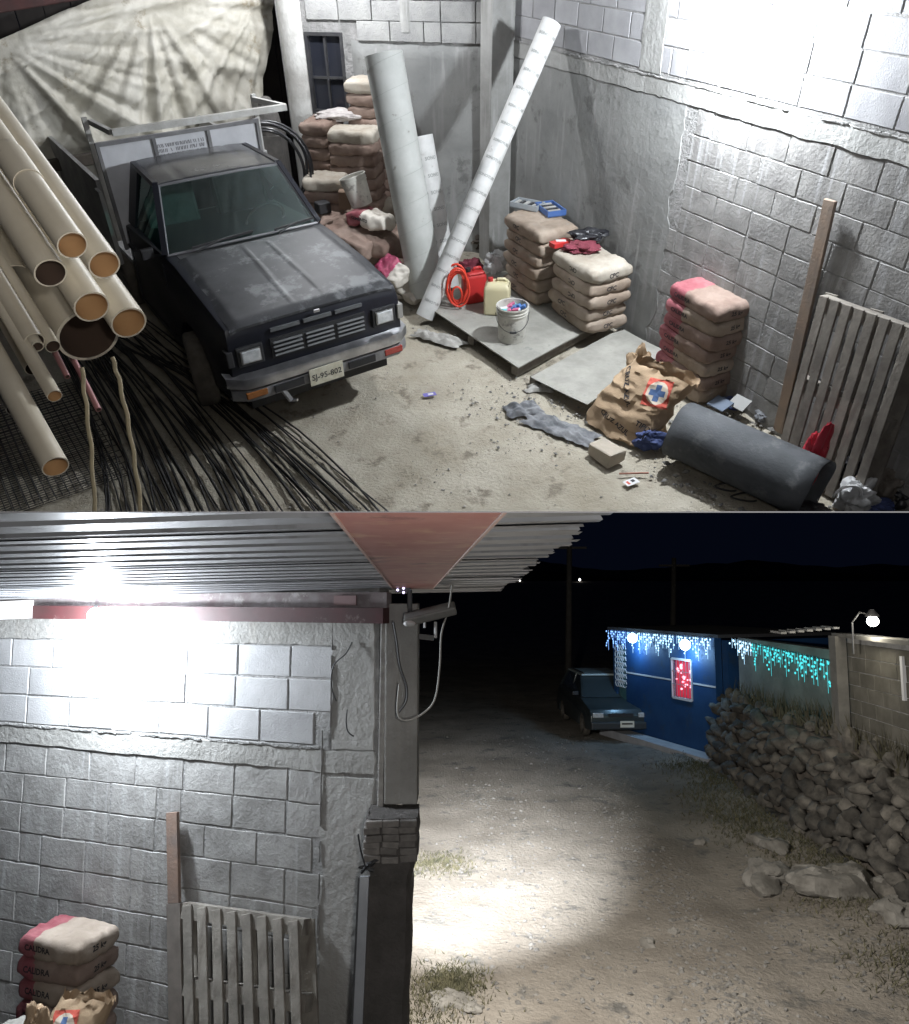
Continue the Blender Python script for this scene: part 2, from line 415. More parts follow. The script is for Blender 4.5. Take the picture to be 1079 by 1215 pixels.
rough_slab(PS, S1, -.05, 2.22, .005, 'plaster_coat', plaster, wl, wob=.035, amp=.004, thick=.02)
rough_slab(5.75, 6.05, 2.38, 3.9, .009, 'concrete_tie', concrete, wl, wob=.012)
# mortar ridges squeezed out along the top of the band
b = Mb(); rnd = random.Random(4)
for k in range(130):
    s = rnd.uniform(S0, S1); l = rnd.uniform(.05, .2); q_ = [wloc(Wp(s+l*i/6, 2.37+.012*noise.noise(Vector(((s+l*i/6)*14, k*.3, 0))), .012)) for i in range(7)]
    b.tube(q_, rnd.uniform(.003, .008), 5)
b.build('mortar_ridge', mortar, wl, kind='stuff')

# ---- corner column
CP = Wp(S1, 0)
def C_(px, py, y): return DA(px, py, y)
b = Mb(); ang = math.atan2(WDIR.y, WDIR.x)
rotc = Matrix.Rotation(ang-pi/2, 3, 'Z')
b.box((0, 0, 1.95), (.30, .26, 4.1), rotc)
me = b.mesh('c'); bevel_me(me, .012)
co = place('concrete_column', me, concrete, loc=tuple(Wp(8.30, 0, .13)), label='square concrete column in the corner behind the two leaning tubes', category='column')

# ---- back wall with window
BWD = Vector((-.965, .262, 0)).normalized(); BWN = Vector((BWD.y, -BWD.x, 0))   # BWN towards the camera side
if BWN.y > 0: BWN = -BWN
def BWp(s, z, off=0): return CP+BWD*s+BWN*off+Vector((0, 0, z))
def BW(px, py, off=0):
    d = ray(px, py); o = Vector((0, 0, CAM_H)); n = BWN; q = CP+BWN*off
    t = (q-o).dot(n)/d.dot(n); return o+t*d
def bw_s(px, py): return (BW(px, py)-CP).dot(BWD)
BL = bw_s(346, 150); WS0, WS1 = bw_s(410, 80), bw_s(366, 80); WZ0, WZ1 = BW(390, 134).z, BW(390, 38).z
bw = thing('back_wall', 'back wall of pale blocks with a plastered lower part and a small dark window', 'wall', tuple(CP))
b = Mb()
def bbox(b, s0, s1, z0, z1, o0, o1, mi=0):
    pts = [BWp(s, z, o)-CP for z in (z0, z1) for o in (o0, o1) for s in (s0, s1)]
    b.add(pts, [(0, 2, 3, 1), (4, 5, 7, 6), (0, 1, 5, 4), (2, 6, 7, 3), (0, 4, 6, 2), (1, 3, 7, 5)], mi)
bbox(b, -.05, WS0, -.3, 3.9, -.15, 0); bbox(b, WS0, WS1, -.3, WZ0, -.15, 0); bbox(b, WS0, WS1, WZ1, 3.9, -.15, 0); bbox(b, WS1, BL, -.3, 3.9, -.15, 0)
b.build('mortar_bed', mortar, bw)
XB = BWD if Vector((0, 0, 1)).cross(BWD).dot(BWN) < 0 else -BWD
if XB.dot(BWD) > 0: bo = BWp(0, 0)-CP; sb = lambda x: x
else: bo = BWp(BL, 0)-CP; sb = lambda x: BL-x
lay_blocks(bw, bo, XB, BL, .9, 15, 'std', skip=lambda x, z: (WS0-.15 < sb(x) < WS1+.2 and WZ0-.1 < z < WZ1+.1) or (sb(x) < 1.75 and z < 2.25) or sb(x) > BL-.3, seed=12)
def bslab(s0, s1, z0, z1, off, name, mt):
    b = Mb(); ns, nz = int((s1-s0)/.08)+1, int((z1-z0)/.08)+1; vs = []; fs = []
    for j in range(nz+1):
        for i in range(ns+1):
            s = s0+(s1-s0)*i/ns; z = z0+(z1-z0)*j/nz
            if j == nz: z += .08*noise.noise(Vector((s*3, 0, 1)))
            o = off+.008*noise.noise(Vector((s*4, z*4, 2)))
            if j == nz or i in (0, ns): o = -.01
            vs.append(BWp(s, z, o)-CP)
    for j in range(nz):
        for i in range(ns): a = j*(ns+1)+i; fs.append((a, a+1, a+ns+2, a+ns+1))
    b.add(vs, fs).build(name, mt, bw, smooth=True)
bslab(0, 1.8, -.05, 2.3, .04, 'plaster_coat', plaster)
bslab(BL-.32, BL, -.05, 3.9, .05, 'concrete_jamb', whitewash)
bslab(1.0, 1.22, 2.4, 3.9, .045, 'concrete_tie', concrete)
dkmetal = mat('dark_metal', (.03, .03, .035), (.05, .05, .05), scale=9, rough=.5)
nightglass = mat('night_glass', (.02, .022, .03), rough=.08, spec=.8)
wf = Mb(); t = .035
bbox(wf, WS0, WS1, WZ1-t, WZ1, -.1, .02); bbox(wf, WS0, WS1, WZ0, WZ0+t, -.1, .02)
bbox(wf, WS0, WS0+t, WZ0+t, WZ1-t, -.1, .02); bbox(wf, WS1-t, WS1, WZ0+t, WZ1-t, -.1, .02)
mid = (WS0+WS1)/2; bbox(wf, mid-.012, mid+.012, WZ0+t, WZ1-t, -.07, .0); zz = WZ0+(WZ1-WZ0)*.45
bbox(wf, WS0+t, mid-.012, zz-.012, zz+.012, -.07, 0); bbox(wf, mid+.012, WS1-t, zz-.012, zz+.012, -.07, 0)
wfo = wf.build('window', dkmetal, bw)
for (a, c) in ((WS0+t, mid-.012), (mid+.012, WS1-t)):
    for (d, e) in ((WZ0+t, zz-.012), (zz+.012, WZ1-t)):
        g = Mb(); bbox(g, a, c, d, e, -.045, -.04); g.build('pane', nightglass, wfo)

# ---- lamps themselves
lampm = emis('lamp_glow', (.9, .96, 1), 60)
def bulb(p, wallp, label):
    t = thing('wall_lamp', label, 'lamp', tuple(wallp)); d = Vector(p)-Vector(wallp)
    b = Mb(); b.tube([Vector((0, 0, 0)), d*.6+Vector((0, 0, .02)), d*.98+Vector((0, 0, .19))], .012, 8); b.lathe([(0, .24), (.03, .24), (.03, .175), (0, .17)], 12, Matrix.Translation(d)); b.build('bracket', dkmetal, t)
    Mb().ball(d+Vector((0, 0, .125)), .05, 16, 10, (1, 1, 1.2)).build('bulb', lampm, t, smooth=True)
bulb(LAMP_A, LAMP_A+WN*(WD-LAMP_A.dot(WN)), 'glaring white bulb on a short bracket high on the long block wall')

# ---------------------------------------------------------------- the pickup truck
paint = mat('truck_paint', (.004, .005, .010), (.009, .010, .017), scale=2.2, rough=.36, spots=(.05, .052, .06), sscale=3.4, sth=.66, spec=.6, bump=.0006, bscale=60, coord='obj')
paint2 = mat('hood_paint', (.010, .011, .014), (.040, .041, .045), scale=2.4, rough=.52, spots=(.12, .125, .13), sscale=3.0, sth=.57, spec=.5, coord='obj')
roofsheen = mat('roof_paint_sheen', (.03, .031, .035), (.075, .076, .08), scale=2.2, rough=.24, spots=(.13, .13, .13), sscale=2.6, sth=.60, coord='obj')  # lighter tone and pale spots put roof reflections into the colour
chrome = mat('bumper_chrome', (.42, .42, .44), (.62, .62, .64), scale=7, rough=.28, metal=.9, coord='obj')
rubber = mat('tyre_rubber', (.07, .062, .052), (.13, .115, .095), scale=7, rough=.9, bump=.003, bscale=50, coord='obj')
rimm = mat('rim_metal', (.12, .11, .10), (.20, .19, .17), scale=8, rough=.6, metal=.4, coord='obj')
blackp = mat('black_plastic', (.02, .02, .022), rough=.6)
lensm = mat('headlight_glass', (.75, .77, .78), (.50, .52, .54), scale=22, rough=.10, metal=.25, coord='obj')
amber = mat('amber_lens', (.26, .10, .03), rough=.25)
redl = mat('red_lens', (.30, .05, .04), rough=.25)
platey = mat('plate_white', (.62, .60, .50), (.5, .47, .36), scale=20, rough=.5)
ink = mat('dark_ink', (.02, .02, .025), rough=.7)
whitep = mat('white_board', (.62, .63, .66), (.50, .51, .54), scale=3, rough=.6, coord='obj')
greyp = mat('grey_frame', (.16, .16, .165), (.24, .24, .24), scale=5, rough=.6)
galv = mat('pale_tube', (.52, .52, .50), (.36, .35, .33), scale=7, rough=.5, metal=.3)
wglass = glass_mat('windscreen_glass', (.36, .62, .54), .07)
seatm = mat('seat_cloth', (.05, .05, .055), (.09, .09, .10), scale=8, rough=.9)
TX, TY, TYAW = -1.094, 5.799, .5855
TM = Matrix(((cos(TYAW), sin(TYAW), 0, TX), (sin(TYAW), -cos(TYAW), 0, TY), (0, 0, -1, 0), (0, 0, 0, 1)))
# proper rotation: local x = lateral (image right), local y = forward, z up. lateral x forward must be right handed
lat = Vector((cos(TYAW), sin(TYAW), 0)); fwd = Vector((sin(TYAW), -cos(TYAW), 0))
# (lat, fwd) is left handed with z up, so local x points to image left
TM = Matrix(((-lat.x, fwd.x, 0, TX), (-lat.y, fwd.y, 0, TY), (0, 0, 1, 0), (0, 0, 0, 1)))
tr = thing('pickup_truck', 'old black pickup truck with a faded dusty hood and white rack behind the cab', 'pickup truck', m=TM)
def arch(yc, r, z0, n=9): return [(yc+r*cos(a), z0+r*sin(a)) for a in [pi*i/n for i in range(n+1)]]
poly = [(-.01, .42), (0, .62), (-.005, .93), (-.04, 1.03), (-.5, 1.11), (-1.15, 1.185), (-1.42, 1.19), (-2.62, 1.14), (-2.64, .42), (-2.3, .36), (-1.42, .36)]
poly += [(y, z) for (y, z) in reversed(arch(-.88, .40, .36))] if False else []
ar = arch(-.88, .40, .36)                                     # from front (y larger) over to rear
ar = [(y, z) for y, z in ar][::-1]
poly = poly[:-1]+[(-1.45, .36)]+ar[0:]+[(-.42, .36)]
def crown(v):
    z = v.z; k = 1.0
    if z > .85: k = 1-(z-.85)*.22
    if v.y > -.2: k -= .03*(v.y+.2)/.2
    return Vector((v.x*k, v.y, v.z))
b = Mb(); b.prism(poly, -.81, .81, fn=crown); me = b.mesh('body'); bevel_me(me, .02, 2, 35)
me.polygons.foreach_set('use_smooth', [True]*len(me.polygons)); me.set_sharp_from_angle(angle=R(38))
place('body', me, paint, tr)
# front valance and inner dark
b = Mb(); b.box((0, -.12, .36), (1.3, .1, .16)); b.box((0, -.5, .3), (.5, .6, .12)); b.build('underbody', blackp, tr)
# hood: crowned sheet with creases
def grid_sheet(f, nu, nv, th=.012):
    b = Mb(); vs = []; fs = []
    for j in range(nv+1):
        for i in range(nu+1): vs.append(Vector(f(i/nu, j/nv)))
    n0 = len(vs)
    for j in range(nv):
        for i in range(nu):
            a = j*(nu+1)+i; fs.append((a, a+1, a+nu+2, a+nu+1))
    vs += [v-Vector((0, 0, th)) for v in vs[:n0]]
    fs += [tuple(i+n0 for i in f)[::-1] for f in fs]
    rim = [i for i in range(nu+1)]+[(nu+1)*j+nu for j in range(1, nv+1)]+[(nu+1)*nv+i for i in range(nu-1, -1, -1)]+[(nu+1)*j for j in range(nv-1, 0, -1)]
    for k in range(len(rim)): a, c = rim[k], rim[(k+1) % len(rim)]; fs.append((a, c, c+n0, a+n0))
    return b.add(vs, fs)
def hoodf(u, v):
    x = (u*2-1); y = -.02-1.20*v; wd = .725-.035*v
    z = 1.055+.135*v+.02*sin(v*pi*.6)
    z += .012*(1-x*x)
    for c in (-.19, .19):
        z += .008*math.exp(-((x-c*(1.1-.25*v))/.018)**2)*min(1, v*5)*(1 if v < .95 else .2)
    z -= .02*max(0, abs(x)-.9)/.1
    if v < .04: z -= .03*(1-v/.04)
    return (x*wd, y, z)
grid_sheet(hoodf, 70, 24, .02).build('hood', paint2, tr, angle=50)
b = Mb(); b.box((0, -1.30, 1.178), (1.32, .12, .03)); b.build('cowl', blackp, tr)
# cab
BA, TA, TB_, BB = Vector((.735, -1.40, 1.19)), Vector((.575, -1.80, 1.665)), Vector((.55, -2.54, 1.68)), Vector((.70, -2.62, 1.14))
mir = lambda v: Vector((-v.x, v.y, v.z))
for s in (1, -1):
    q = (lambda v: v) if s == 1 else mir
    b = Mb(); b.bar(q(BA), q(TA), .05, .06); b.build('windscreen_pillar', paint, tr)
    b = Mb(); b.bar(q(BB)+Vector((0, .09, 0)), q(TB_)+Vector((0, .07, 0)), .2, .04, up=(s, 0, 0)); b.build('rear_pillar', paint, tr)
    b = Mb(); b.bar(q(TA), q(TB_), .045, .05); b.build('roof_rail', paint, tr)
    g = [q(BA)+Vector((0, -.06, 0)), q(TA)+Vector((0, -.04, 0)), q(TB_)+Vector((0, .15, -.02)), q(BB)+Vector((0, .2, .03))]
    Mb().add(g, [(0, 1, 2, 3)]).build('side_window', wglass, tr)
    b = Mb()                                                   # door seam, handle
    for y in (-1.42, -2.48): b.bar((s*.812, y, .45), (s*.775, y, 1.12), .006, .012)
    b.bar((s*.812, -1.42, .45), (s*.812, -2.48, .45), .006, .012); b.build('door_seam', ink, tr)
    b = Mb(); b.box((s*.80, -2.36, 1.0), (.03, .16, .035)); b.build('door_handle', blackp, tr)
    if s < 0: continue
    b = Mb(); b.bar((s*.74, -1.52, 1.16), (s*.82, -1.50, 1.19), .02); b.box((s*.86, -1.50, 1.21), (.11, .05, .09))
    me = b.mesh('m'); bevel_me(me, .012); place('mirror', me, blackp, tr)
def rooff(u, v):
    x = u*2-1; y = -1.77-.80*v; wd = .585-.03*v
    z = 1.675+.02*v+.03*(1-x**4)*(sin(pi*min(1, .1+v*.9))*.5+.5)
    for c in (-.6, .6): z -= .006*math.exp(-((x-c)/.05)**2)
    return (x*wd, y, z)
grid_sheet(rooff, 30, 16, .03).build('roof', roofsheen, tr, angle=40)
b = Mb(); b.add([BB+Vector((0, 0, 0)), mir(BB), mir(TB_), TB_], [(0, 1, 2, 3)]); b.build('rear_window', nightglass, tr)
ws = [(.72, -1.385, 1.195), (-.72, -1.385, 1.195), (-.56, -1.775, 1.66), (.56, -1.775, 1.66)]
def wsf(u, v):
    a = Vector(ws[1]).lerp(Vector(ws[0]), u); c = Vector(ws[2]).lerp(Vector(ws[3]), u); p = a.lerp(c, v)
    return p+Vector((0, .05*(1-(2*u-1)**2), .02*(1-(2*u-1)**2)))
vs = [wsf(i/16, j/6) for j in range(7) for i in range(17)]
Mb().add(vs, [(j*17+i, j*17+i+1, (j+1)*17+i+1, (j+1)*17+i) for j in range(6) for i in range(16)]).build('windscreen', wglass, tr, smooth=True)
b = Mb()
for (a, c) in ((0, 1), (2, 3)):
    b.tube([wsf(i/12, 0 if a == 0 else 1) for i in range(13)], .012, 6)
for u in (0, 1): b.tube([wsf(u, 0), wsf(u, 1)], .012, 6)
b.build('windscreen_seal', mat('seal_trim', (.14, .14, .15), rough=.35), tr)
for (u0, u1) in ((.30, .02), (.84, .46)):                    # wipers lying along the lower edge
    p0 = wsf(u0, 0)+Vector((0, .06, 0)); p1 = wsf(u1+.12, .05)+Vector((0, .03, .03)); pm = wsf((u0+u1)/2+.05, .03)+Vector((0, .05, .03))
    b = Mb(); b.tube([p0, pm, p1], .008, 6); b.bar(wsf(u1, .07)+Vector((0, .03, .02)), wsf(u0+.02, .03)+Vector((0, .05, .02)), .012, .02); b.build('wiper', blackp, tr)
# interior
b = Mb(); b.box((0, -1.62, 1.10), (1.36, .36, .10)); b.build('dashboard', seatm, tr)
for x in (-.35, .35):
    b = Mb(); b.box((x, -2.1, .95), (.5, .5, .16)); b.box((x, -2.38, 1.22), (.5, .14, .55), Matrix.Rotation(.2, 3, 'X')); b.box((x, -2.43, 1.53), (.26, .09, .14))
    me = b.mesh('s'); bevel_me(me, .03); place('seat', me, seatm, tr)
sw = Matrix.Translation((-.36, -1.78, 1.2)) @ Matrix.Rotation(R(60), 4, 'X')
Mb().lathe([(.19+.014*cos(a), .014*sin(a)) for a in [2*pi*i/8 for i in range(8)]], 28, sw, closed=True).build('steering_wheel', blackp, tr, smooth=True)
# face: grille, lights, bumper
b = Mb(); b.box((0, .004, .80), (.86, .02, .17)); gr = b.build('grille', blackp, tr)
for k in range(3):
    xc = (-.285, 0, .285)[k]
    for i in range(4):
        b = Mb(); b.box((xc, .022, .742+.036*i), (.25, .02, .013), Matrix.Rotation(.3, 3, 'X')); b.build('grille_bar', mat('grille_trim', (.32, .33, .34), rough=.4, metal=.6), gr)
for xc in (-.285, 0, .285):
    b = Mb(); b.box((xc, .006, .955), (.25, .02, .028)); b.build('vent_slot', mat('slot_trim', (.11, .115, .12), rough=.5), tr)
Mb().box((0, .012, 1.012), (.05, .012, .022)).build('badge', chrome, tr)
for s in (-1, 1):
    b = Mb(); b.box((s*.61, .006, .80), (.225, .03, .165)); me = b.mesh('h'); bevel_me(me, .012); hl = place('headlight', me, blackp, tr)
    b = Mb(); b.box((s*.61, .022, .80), (.155, .03, .10)); me = b.mesh('h'); bevel_me(me, .012, 3); place('lens', me, lensm, hl)
    b = Mb(); b.box((s*.61, .014, .80), (.168, .03, .112)); me = b.mesh('h'); place('trim_ring', me, mat('bright_trim', (.4, .4, .4), rough=.3, metal=.8), hl)
    b = Mb(); b.box((s*.775, -.03, .80), (.055, .09, .13)); me = b.mesh('h'); bevel_me(me, .01); place('side_lamp', me, mat('side_lens', (.30, .29, .27), rough=.3) if s < 0 else blackp, tr)
def bump(z0, z1, y1, name, mt, hw=.84):
    pr = []; n = 14
    for i in range(n+1):
        x = -hw+2*hw*i/n; e = max(0, abs(x)-.66)/.18; y = y1-.12*e*e; pr.append((x, y))
    vs = []
    for (x, y) in pr:
        vs += [(x, y-.08, z0), (x, y, z0+.01), (x, y+.008, (z0+z1)/2), (x, y, z1-.012), (x, y-.09, z1)]
    fs = [(5*i+k, 5*(i+1)+k, 5*(i+1)+k+1, 5*i+k+1) for i in range(n) for k in range(4)]
    return Mb().add(vs, fs).build(name, mt, tr, smooth=False, angle=35)
bo_ = bump(.545, .655, .10, 'bumper', chrome)
bump(.43, .545, .085, 'bumper_skirt', mat('dull_bumper', (.20, .20, .21), (.33, .33, .34), scale=8, rough=.45, metal=.5, coord='obj'), .82)
for xc in (-.34, .34):
    b = Mb(); b.box((xc+.02, .094, .49), (.26, .02, .06)); b.build('air_slot', blackp, tr)
b = Mb(); b.box((.64, .082, .495), (.18, .03, .055)); me = b.mesh('x'); bevel_me(me, .008); place('turn_signal', me, amber, tr, label='amber turn signal at the lamp side in shade')
b = Mb(); b.box((-.64, .082, .495), (.18, .03, .055)); me = b.mesh('x'); bevel_me(me, .008); place('turn_signal', me, redl, tr, label='red turn signal under the bright headlight')
pl = Mb().box((.03, .118, .50), (.31, .008, .15)).build('number_plate', platey, tr)
tg = text_geo('SJ-95-802', .072, .001)
m_ = frame_m((.03, .1235, .495), (-1, 0, 0), (0, 0, 1))
b = Mb(); b.add([m_ @ v for v in tg[0]], tg[1]); b.build('plate_number', ink, pl)
b = Mb(); b.bar((.42, .08, .46), (.38, .12, .36), .05, .02); b.bar((.38, .12, .36), (.34, .16, .37), .03, .015); b.build('tow_hook', chrome, tr)
# wheels
def wheel(name, x, y, steer=0, par=tr, r=.335, wd=.20):
    root = bpy.data.objects.new(name, None); C.objects.link(root); root.parent = par
    root.matrix_local = Matrix.Translation((x, y, r)) @ Matrix.Rotation(steer, 4, 'Z') @ Matrix.Rotation(pi/2, 4, 'Y')
    pr = [(r*.60, -wd*.42), (r*.78, -wd*.5), (r*.93, -wd*.46), (r*.99, -wd*.34), (r, 0), (r*.99, wd*.34), (r*.93, wd*.46), (r*.78, wd*.5), (r*.60, wd*.42), (r*.58, 0)]
    Mb().lathe(pr, 32, closed=True).build('tyre', rubber, root, smooth=True)
    b = Mb()
    for k in (-1, 1):
        b.lathe([(0, k*wd*.18), (r*.18, k*wd*.2), (r*.24, k*wd*.1), (r*.45, k*wd*.06), (r*.52, k*wd*.36), (r*.60, k*wd*.41), (r*.585, 0)], 24)
    b.build('rim', rimm, root, smooth=True)
    return root
wheel('wheel', .79, -.90, -.22); wheel('wheel', -.715, -.88, -.2); wheel('wheel', .70, -3.5); wheel('wheel', -.70, -3.5)
# load bed and rack
b = Mb(); b.box((0, -3.75, .70), (1.5, 2.1, .05)); b.build('bed_floor', greyp, tr)
for s in (-1, 1):
    b = Mb(); b.box((s*.86, -3.85, 1.12), (.04, 2.10, .82)); b.build('bed_side', mat('bed_grey', (.22, .22, .22), (.33, .33, .32), scale=4, rough=.7), tr)
hb = Mb(); hb.box((0, -2.745, 1.36), (1.60, .02, .94)); hbo = hb.build('headboard', whitep, tr)
b = Mb(); y = -2.725
for x in (-.79, -.27, .27, .79): b.box((x, y, 1.36), (.032, .03, .98))
b.box((0, y+.001, 1.845), (1.61, .034, .035)); b.box((0, y+.001, .9), (1.61, .034, .04)); b.build('frame', mat('board_frame', (.13, .13, .14), (.2, .2, .2), scale=6, rough=.6), hbo)
b = Mb(); rnd = random.Random(3)
for i in range(30):
    for j in range(3):
        if rnd.random() < .85: b.box((.24-.0155*i+rnd.uniform(-.003, .003), -2.7335, 1.66+.045*j), (.007, .002, .032), Matrix.Rotation(rnd.uniform(-.3, .3), 3, 'Y'))
b.build('printed_notice', mat('faded_print', (.16, .16, .17), rough=.8), hbo)
RB = 1.99
b = Mb()
b.bar((-1.0, -2.42, RB), (.69, -2.42, RB), .05, .055); b.build('rack_bar', galv, tr)
for (x0, x1) in ((-1.0, -.80), (.69, .78)):
    b = Mb(); b.bar((x0, -2.44, RB), (x1, -2.78, RB+.04), .04, .045); b.build('rack_bar', galv, tr)
for x in (-.82, .82):
    b = Mb(); b.bar((x, -2.79, .95), (x, -2.79, RB+.08), .045, .045); b.build('rack_post', galv, tr)
b = Mb(); b.box((.90, -2.70, 1.12), (.03, .16, .70)); b.build('side_board', mat('bed_grey', (1, 1, 1)), tr)

# ---------------------------------------------------------------- tarpaulin and dark back
tarpm = mat('tarp_cloth', (.40, .38, .32), (.60, .58, .52), scale=1.6, rough=.55, spots=(.30, .26, .19), sscale=2.2, sth=.62, bump=.004, bscale=30, coord='obj')
TD = -4.9                                                     # local y (truck space) of the tarp plane
def TP(px, py, yl=TD):                                        # point on the plane across the truck's axis
    d = ray(px, py); n = fwd; q = Vector((TX, TY, 0))+fwd*yl; o = Vector((0, 0, CAM_H)); t = (q-o).dot(n)/d.dot(n); return o+t*d
cor = [TP(-60, 72), TP(333, -100), TP(300, 240), TP(-60, 235)]
tc = thing('tarpaulin', 'creased dirty white tarpaulin hung behind the truck bed', 'tarpaulin', tuple(TP(150, 190)))
tm_ = tc.matrix_world.inverted(); vs = []; NU, NV = 120, 70
knots = [TP(0, 50), TP(176, 2), TP(320, -20)]
for j in range(NV+1):
    for i in range(NU+1):
        u, v = i/NU, j/NV
        p = cor[0].lerp(cor[1], u).lerp(cor[3].lerp(cor[2], u), v)
        h = 0
        for q, kk in ((knots[0], 1), (knots[1], 1.1), (knots[2], .8)):   # folds radiating from the tie points
            dv = p-q; a = math.atan2(dv.z, dv.dot(lat)); rr = dv.length
            h += kk*(.10*noise.noise(Vector((a*5, kk*9, rr*.3)))+.05*noise.noise(Vector((a*13, kk, rr*.5))))*min(1, rr*1.2)/(1+rr*.25)
            h += .12*kk*math.exp(-((a+ (1.05 if kk == 1 else 1.75 if kk == 1.1 else 2.4))/.05)**2)*min(1, rr)
            h += .05*kk*(1-abs(noise.noise(Vector((a*7, kk*5, rr*.15)))))**9*min(1, rr*1.5)
        h += .02*noise.noise(p*2.3)+.012*(1-abs(noise.noise(p*5)))**4
        if u > .93: p = p-lat*.05*noise.noise(Vector((0, 0, p.z*2)))*0+p*0
        p = p+fwd*h
        if i == NU: p += lat*.10*noise.noise(Vector((v*4, 1, 2)))
        vs.append(tm_ @ p)
Mb().add(vs, [(j*(NU+1)+i, j*(NU+1)+i+1, (j+1)*(NU+1)+i+1, (j+1)*(NU+1)+i) for j in range(NV) for i in range(NU)]).build('cloth', tarpm, tc, smooth=True)
# timber rail at the bottom of the tarp, dark beam at its top
def bar_thing(name, label, cat, a, b_, wd, ht, mt, up=(0, 0, 1)):
    a, b_ = Vector(a), Vector(b_); c = (a+b_)/2; b = Mb(); b.bar(a-c, b_-c, wd, ht, up); me = b.mesh(name); bevel_me(me, min(wd, ht)*.08, 1)
    o = place(name, me, mt, loc=tuple(c)); o['label'] = label; o['category'] = cat; return o
darkwood = mat('dark_wood', (.05, .042, .035), (.10, .085, .07), scale=7, rough=.9)
bar_thing('timber_rail', 'dark timber rail along the foot of the tarpaulin', 'timber', TP(40, 200, -4.7), TP(118, 186, -4.7), .1, .12, darkwood)
redm = mat('red_oxide', (.07, .02, .018), (.04, .016, .015), scale=5, rough=.7)
bar_thing('roof_beam', 'dark red roof beam over the tarpaulin in the upper left corner', 'beam', TP(-60, 14, -4.6), TP(125, -16, -4.6), .12, .14, redm)
# near-black boards closing the yard behind the tarp
b = Mb(); q = (TP(-60, 100, -5.6)+TP(380, 100, -5.6))/2; q.z = 0
fn = thing('board_fence', 'near-black boards closing the yard behind the tarpaulin', 'fence', m=Matrix(((lat.x, -fwd.x, 0, q.x), (lat.y, -fwd.y, 0, q.y), (0, 0, 1, 0), (0, 0, 0, 1))))
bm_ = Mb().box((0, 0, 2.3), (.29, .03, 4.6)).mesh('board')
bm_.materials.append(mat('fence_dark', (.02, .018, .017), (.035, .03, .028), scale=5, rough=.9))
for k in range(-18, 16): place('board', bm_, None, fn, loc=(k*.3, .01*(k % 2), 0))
# things between the truck and the window
hoseb = mat('black_hose', (.015, .015, .018), (.03, .03, .034), scale=9, rough=.3, spec=.7)
hq = G(316, 196, 1.0)+Vector((0, -.9, 0)); hq = DA(320, 203, hq.y)
t = thing('hose_coil', 'big coil of black hose standing behind the truck cab beside the whitewashed jamb', 'hose coil', m=Matrix.Translation(tuple(hq)) @ Matrix.Rotation(.25, 4, 'Z'))
for k in range(9):
    r_ = .50-.022*(k % 5); o_ = Vector((.02*(k % 3)-.04, -.10+.03*k, .02*sin(k)))
    Mb().tube([o_+Vector((r_*cos(a_)*(1+.02*sin(3*a_+k)), .03*sin(2*a_+k), r_*sin(a_)*1.05)) for a_ in [2*pi*i/40 for i in range(41)]], .014, 6, caps=False).build('loop', hoseb, t, smooth=True)
p = BW(318, 150, .3)
t = thing('covered_machine', 'small hooded dark machine under the end of the rack bar', 'machine', (p.x, p.y, 0))
b = Mb(); b.box((0, 0, .7), (.35, .35, 1.3)); b.ball((0, 0, 1.42), .2, 12, 8, (1, .9, 1.1), nz=.2); b.ball((.02, -.02, 1.66), .1, 10, 8)
b.build('cover', mat('machine_grey', (.10, .095, .09), (.16, .15, .14), scale=8, rough=.8), t, smooth=False)

# ---------------------------------------------------------------- sonotubes
card = mat('tube_card', (.40, .41, .39), (.50, .51, .49), scale=2.5, rough=.75, spots=(.24, .23, .21), sscale=7, sth=.66, coord='obj')
cardw = mat('tube_card_pale', (.62, .62, .61), (.50, .50, .49), scale=5, rough=.6, spots=(.42, .41, .40), sscale=9, sth=.64, coord='obj')
cardin = mat('tube_inside', (.12, .11, .10), rough=.9)
seamm = mat('tube_seam', (.33, .34, .32), rough=.8)
printm = mat('tube_print', (.30, .31, .30), rough=.8)
def big_tube(name, label, a, c, ro, mt, word=None, turns=0, wsz=.05, rolls=0.0):
    a, c = Vector(a), Vector(c); d = (c-a); L = d.length; z = d.normalized(); tocam = Vector((0, 0, CAM_H))-(a+c)/2
    x = z.cross(tocam).normalized(); y = z.cross(x)            # -y faces the camera
    m = Matrix(((x.x, y.x, z.x, a.x), (x.y, y.y, z.y, a.y), (x.z, y.z, z.z, a.z), (0, 0, 0, 1)))
    t = thing(name, label, 'tube', m=m)
    b = Mb(); b.pipe((0, 0, 0), (0, 0, L), ro, ro*.95, 40); b.build('shell', [mt, cardin], t, angle=40)
    if turns:
        b = Mb(); n = int(turns*36); b.tube([Vector((cos(2*pi*i/36), sin(2*pi*i/36), 0))*(ro+.0005)+Vector((0, 0, L*i/n)) for i in range(n+1)], .0022, 4, caps=False)
        b.build('spiral_seam', seamm, t)
    if word:
        g = text_geo(word, wsz, .0012); k = 0; zz = .18
        while zz < L-.1:
            for off in ((-.55, .6) if ro > .12 else (.15,)):
                a0 = -pi/2+off+rolls; vs = []
                for v in g[0]:
                    aa = a0+v.x/ro; vs.append(Vector((cos(aa)*(ro+.0025), sin(aa)*(ro+.0025), zz+v.y)))
                Mb().add(vs, g[1]).build('print', printm, t)
            zz += .17
    return t
def toward(p, q_, L):
    return p+(q_-p).normalized()*L
a1 = G(508, 350, .09); top1 = DA(455, 64, 8.75)
big_tube('cardboard_tube', 'wide grey cardboard tube leaning left of the corner, its top near the window', a1, top1, .195, card, turns=9)
a1b = G(530, 345, .05); top1b = DA(497, 165, 8.75)
big_tube('cardboard_tube', 'short paler tube tucked behind the foot of the wide grey leaning tube', a1b+Vector((0, .12, 0)), top1b+Vector((0, .12, 0)), .15, cardw, 'SONO', wsz=.05)
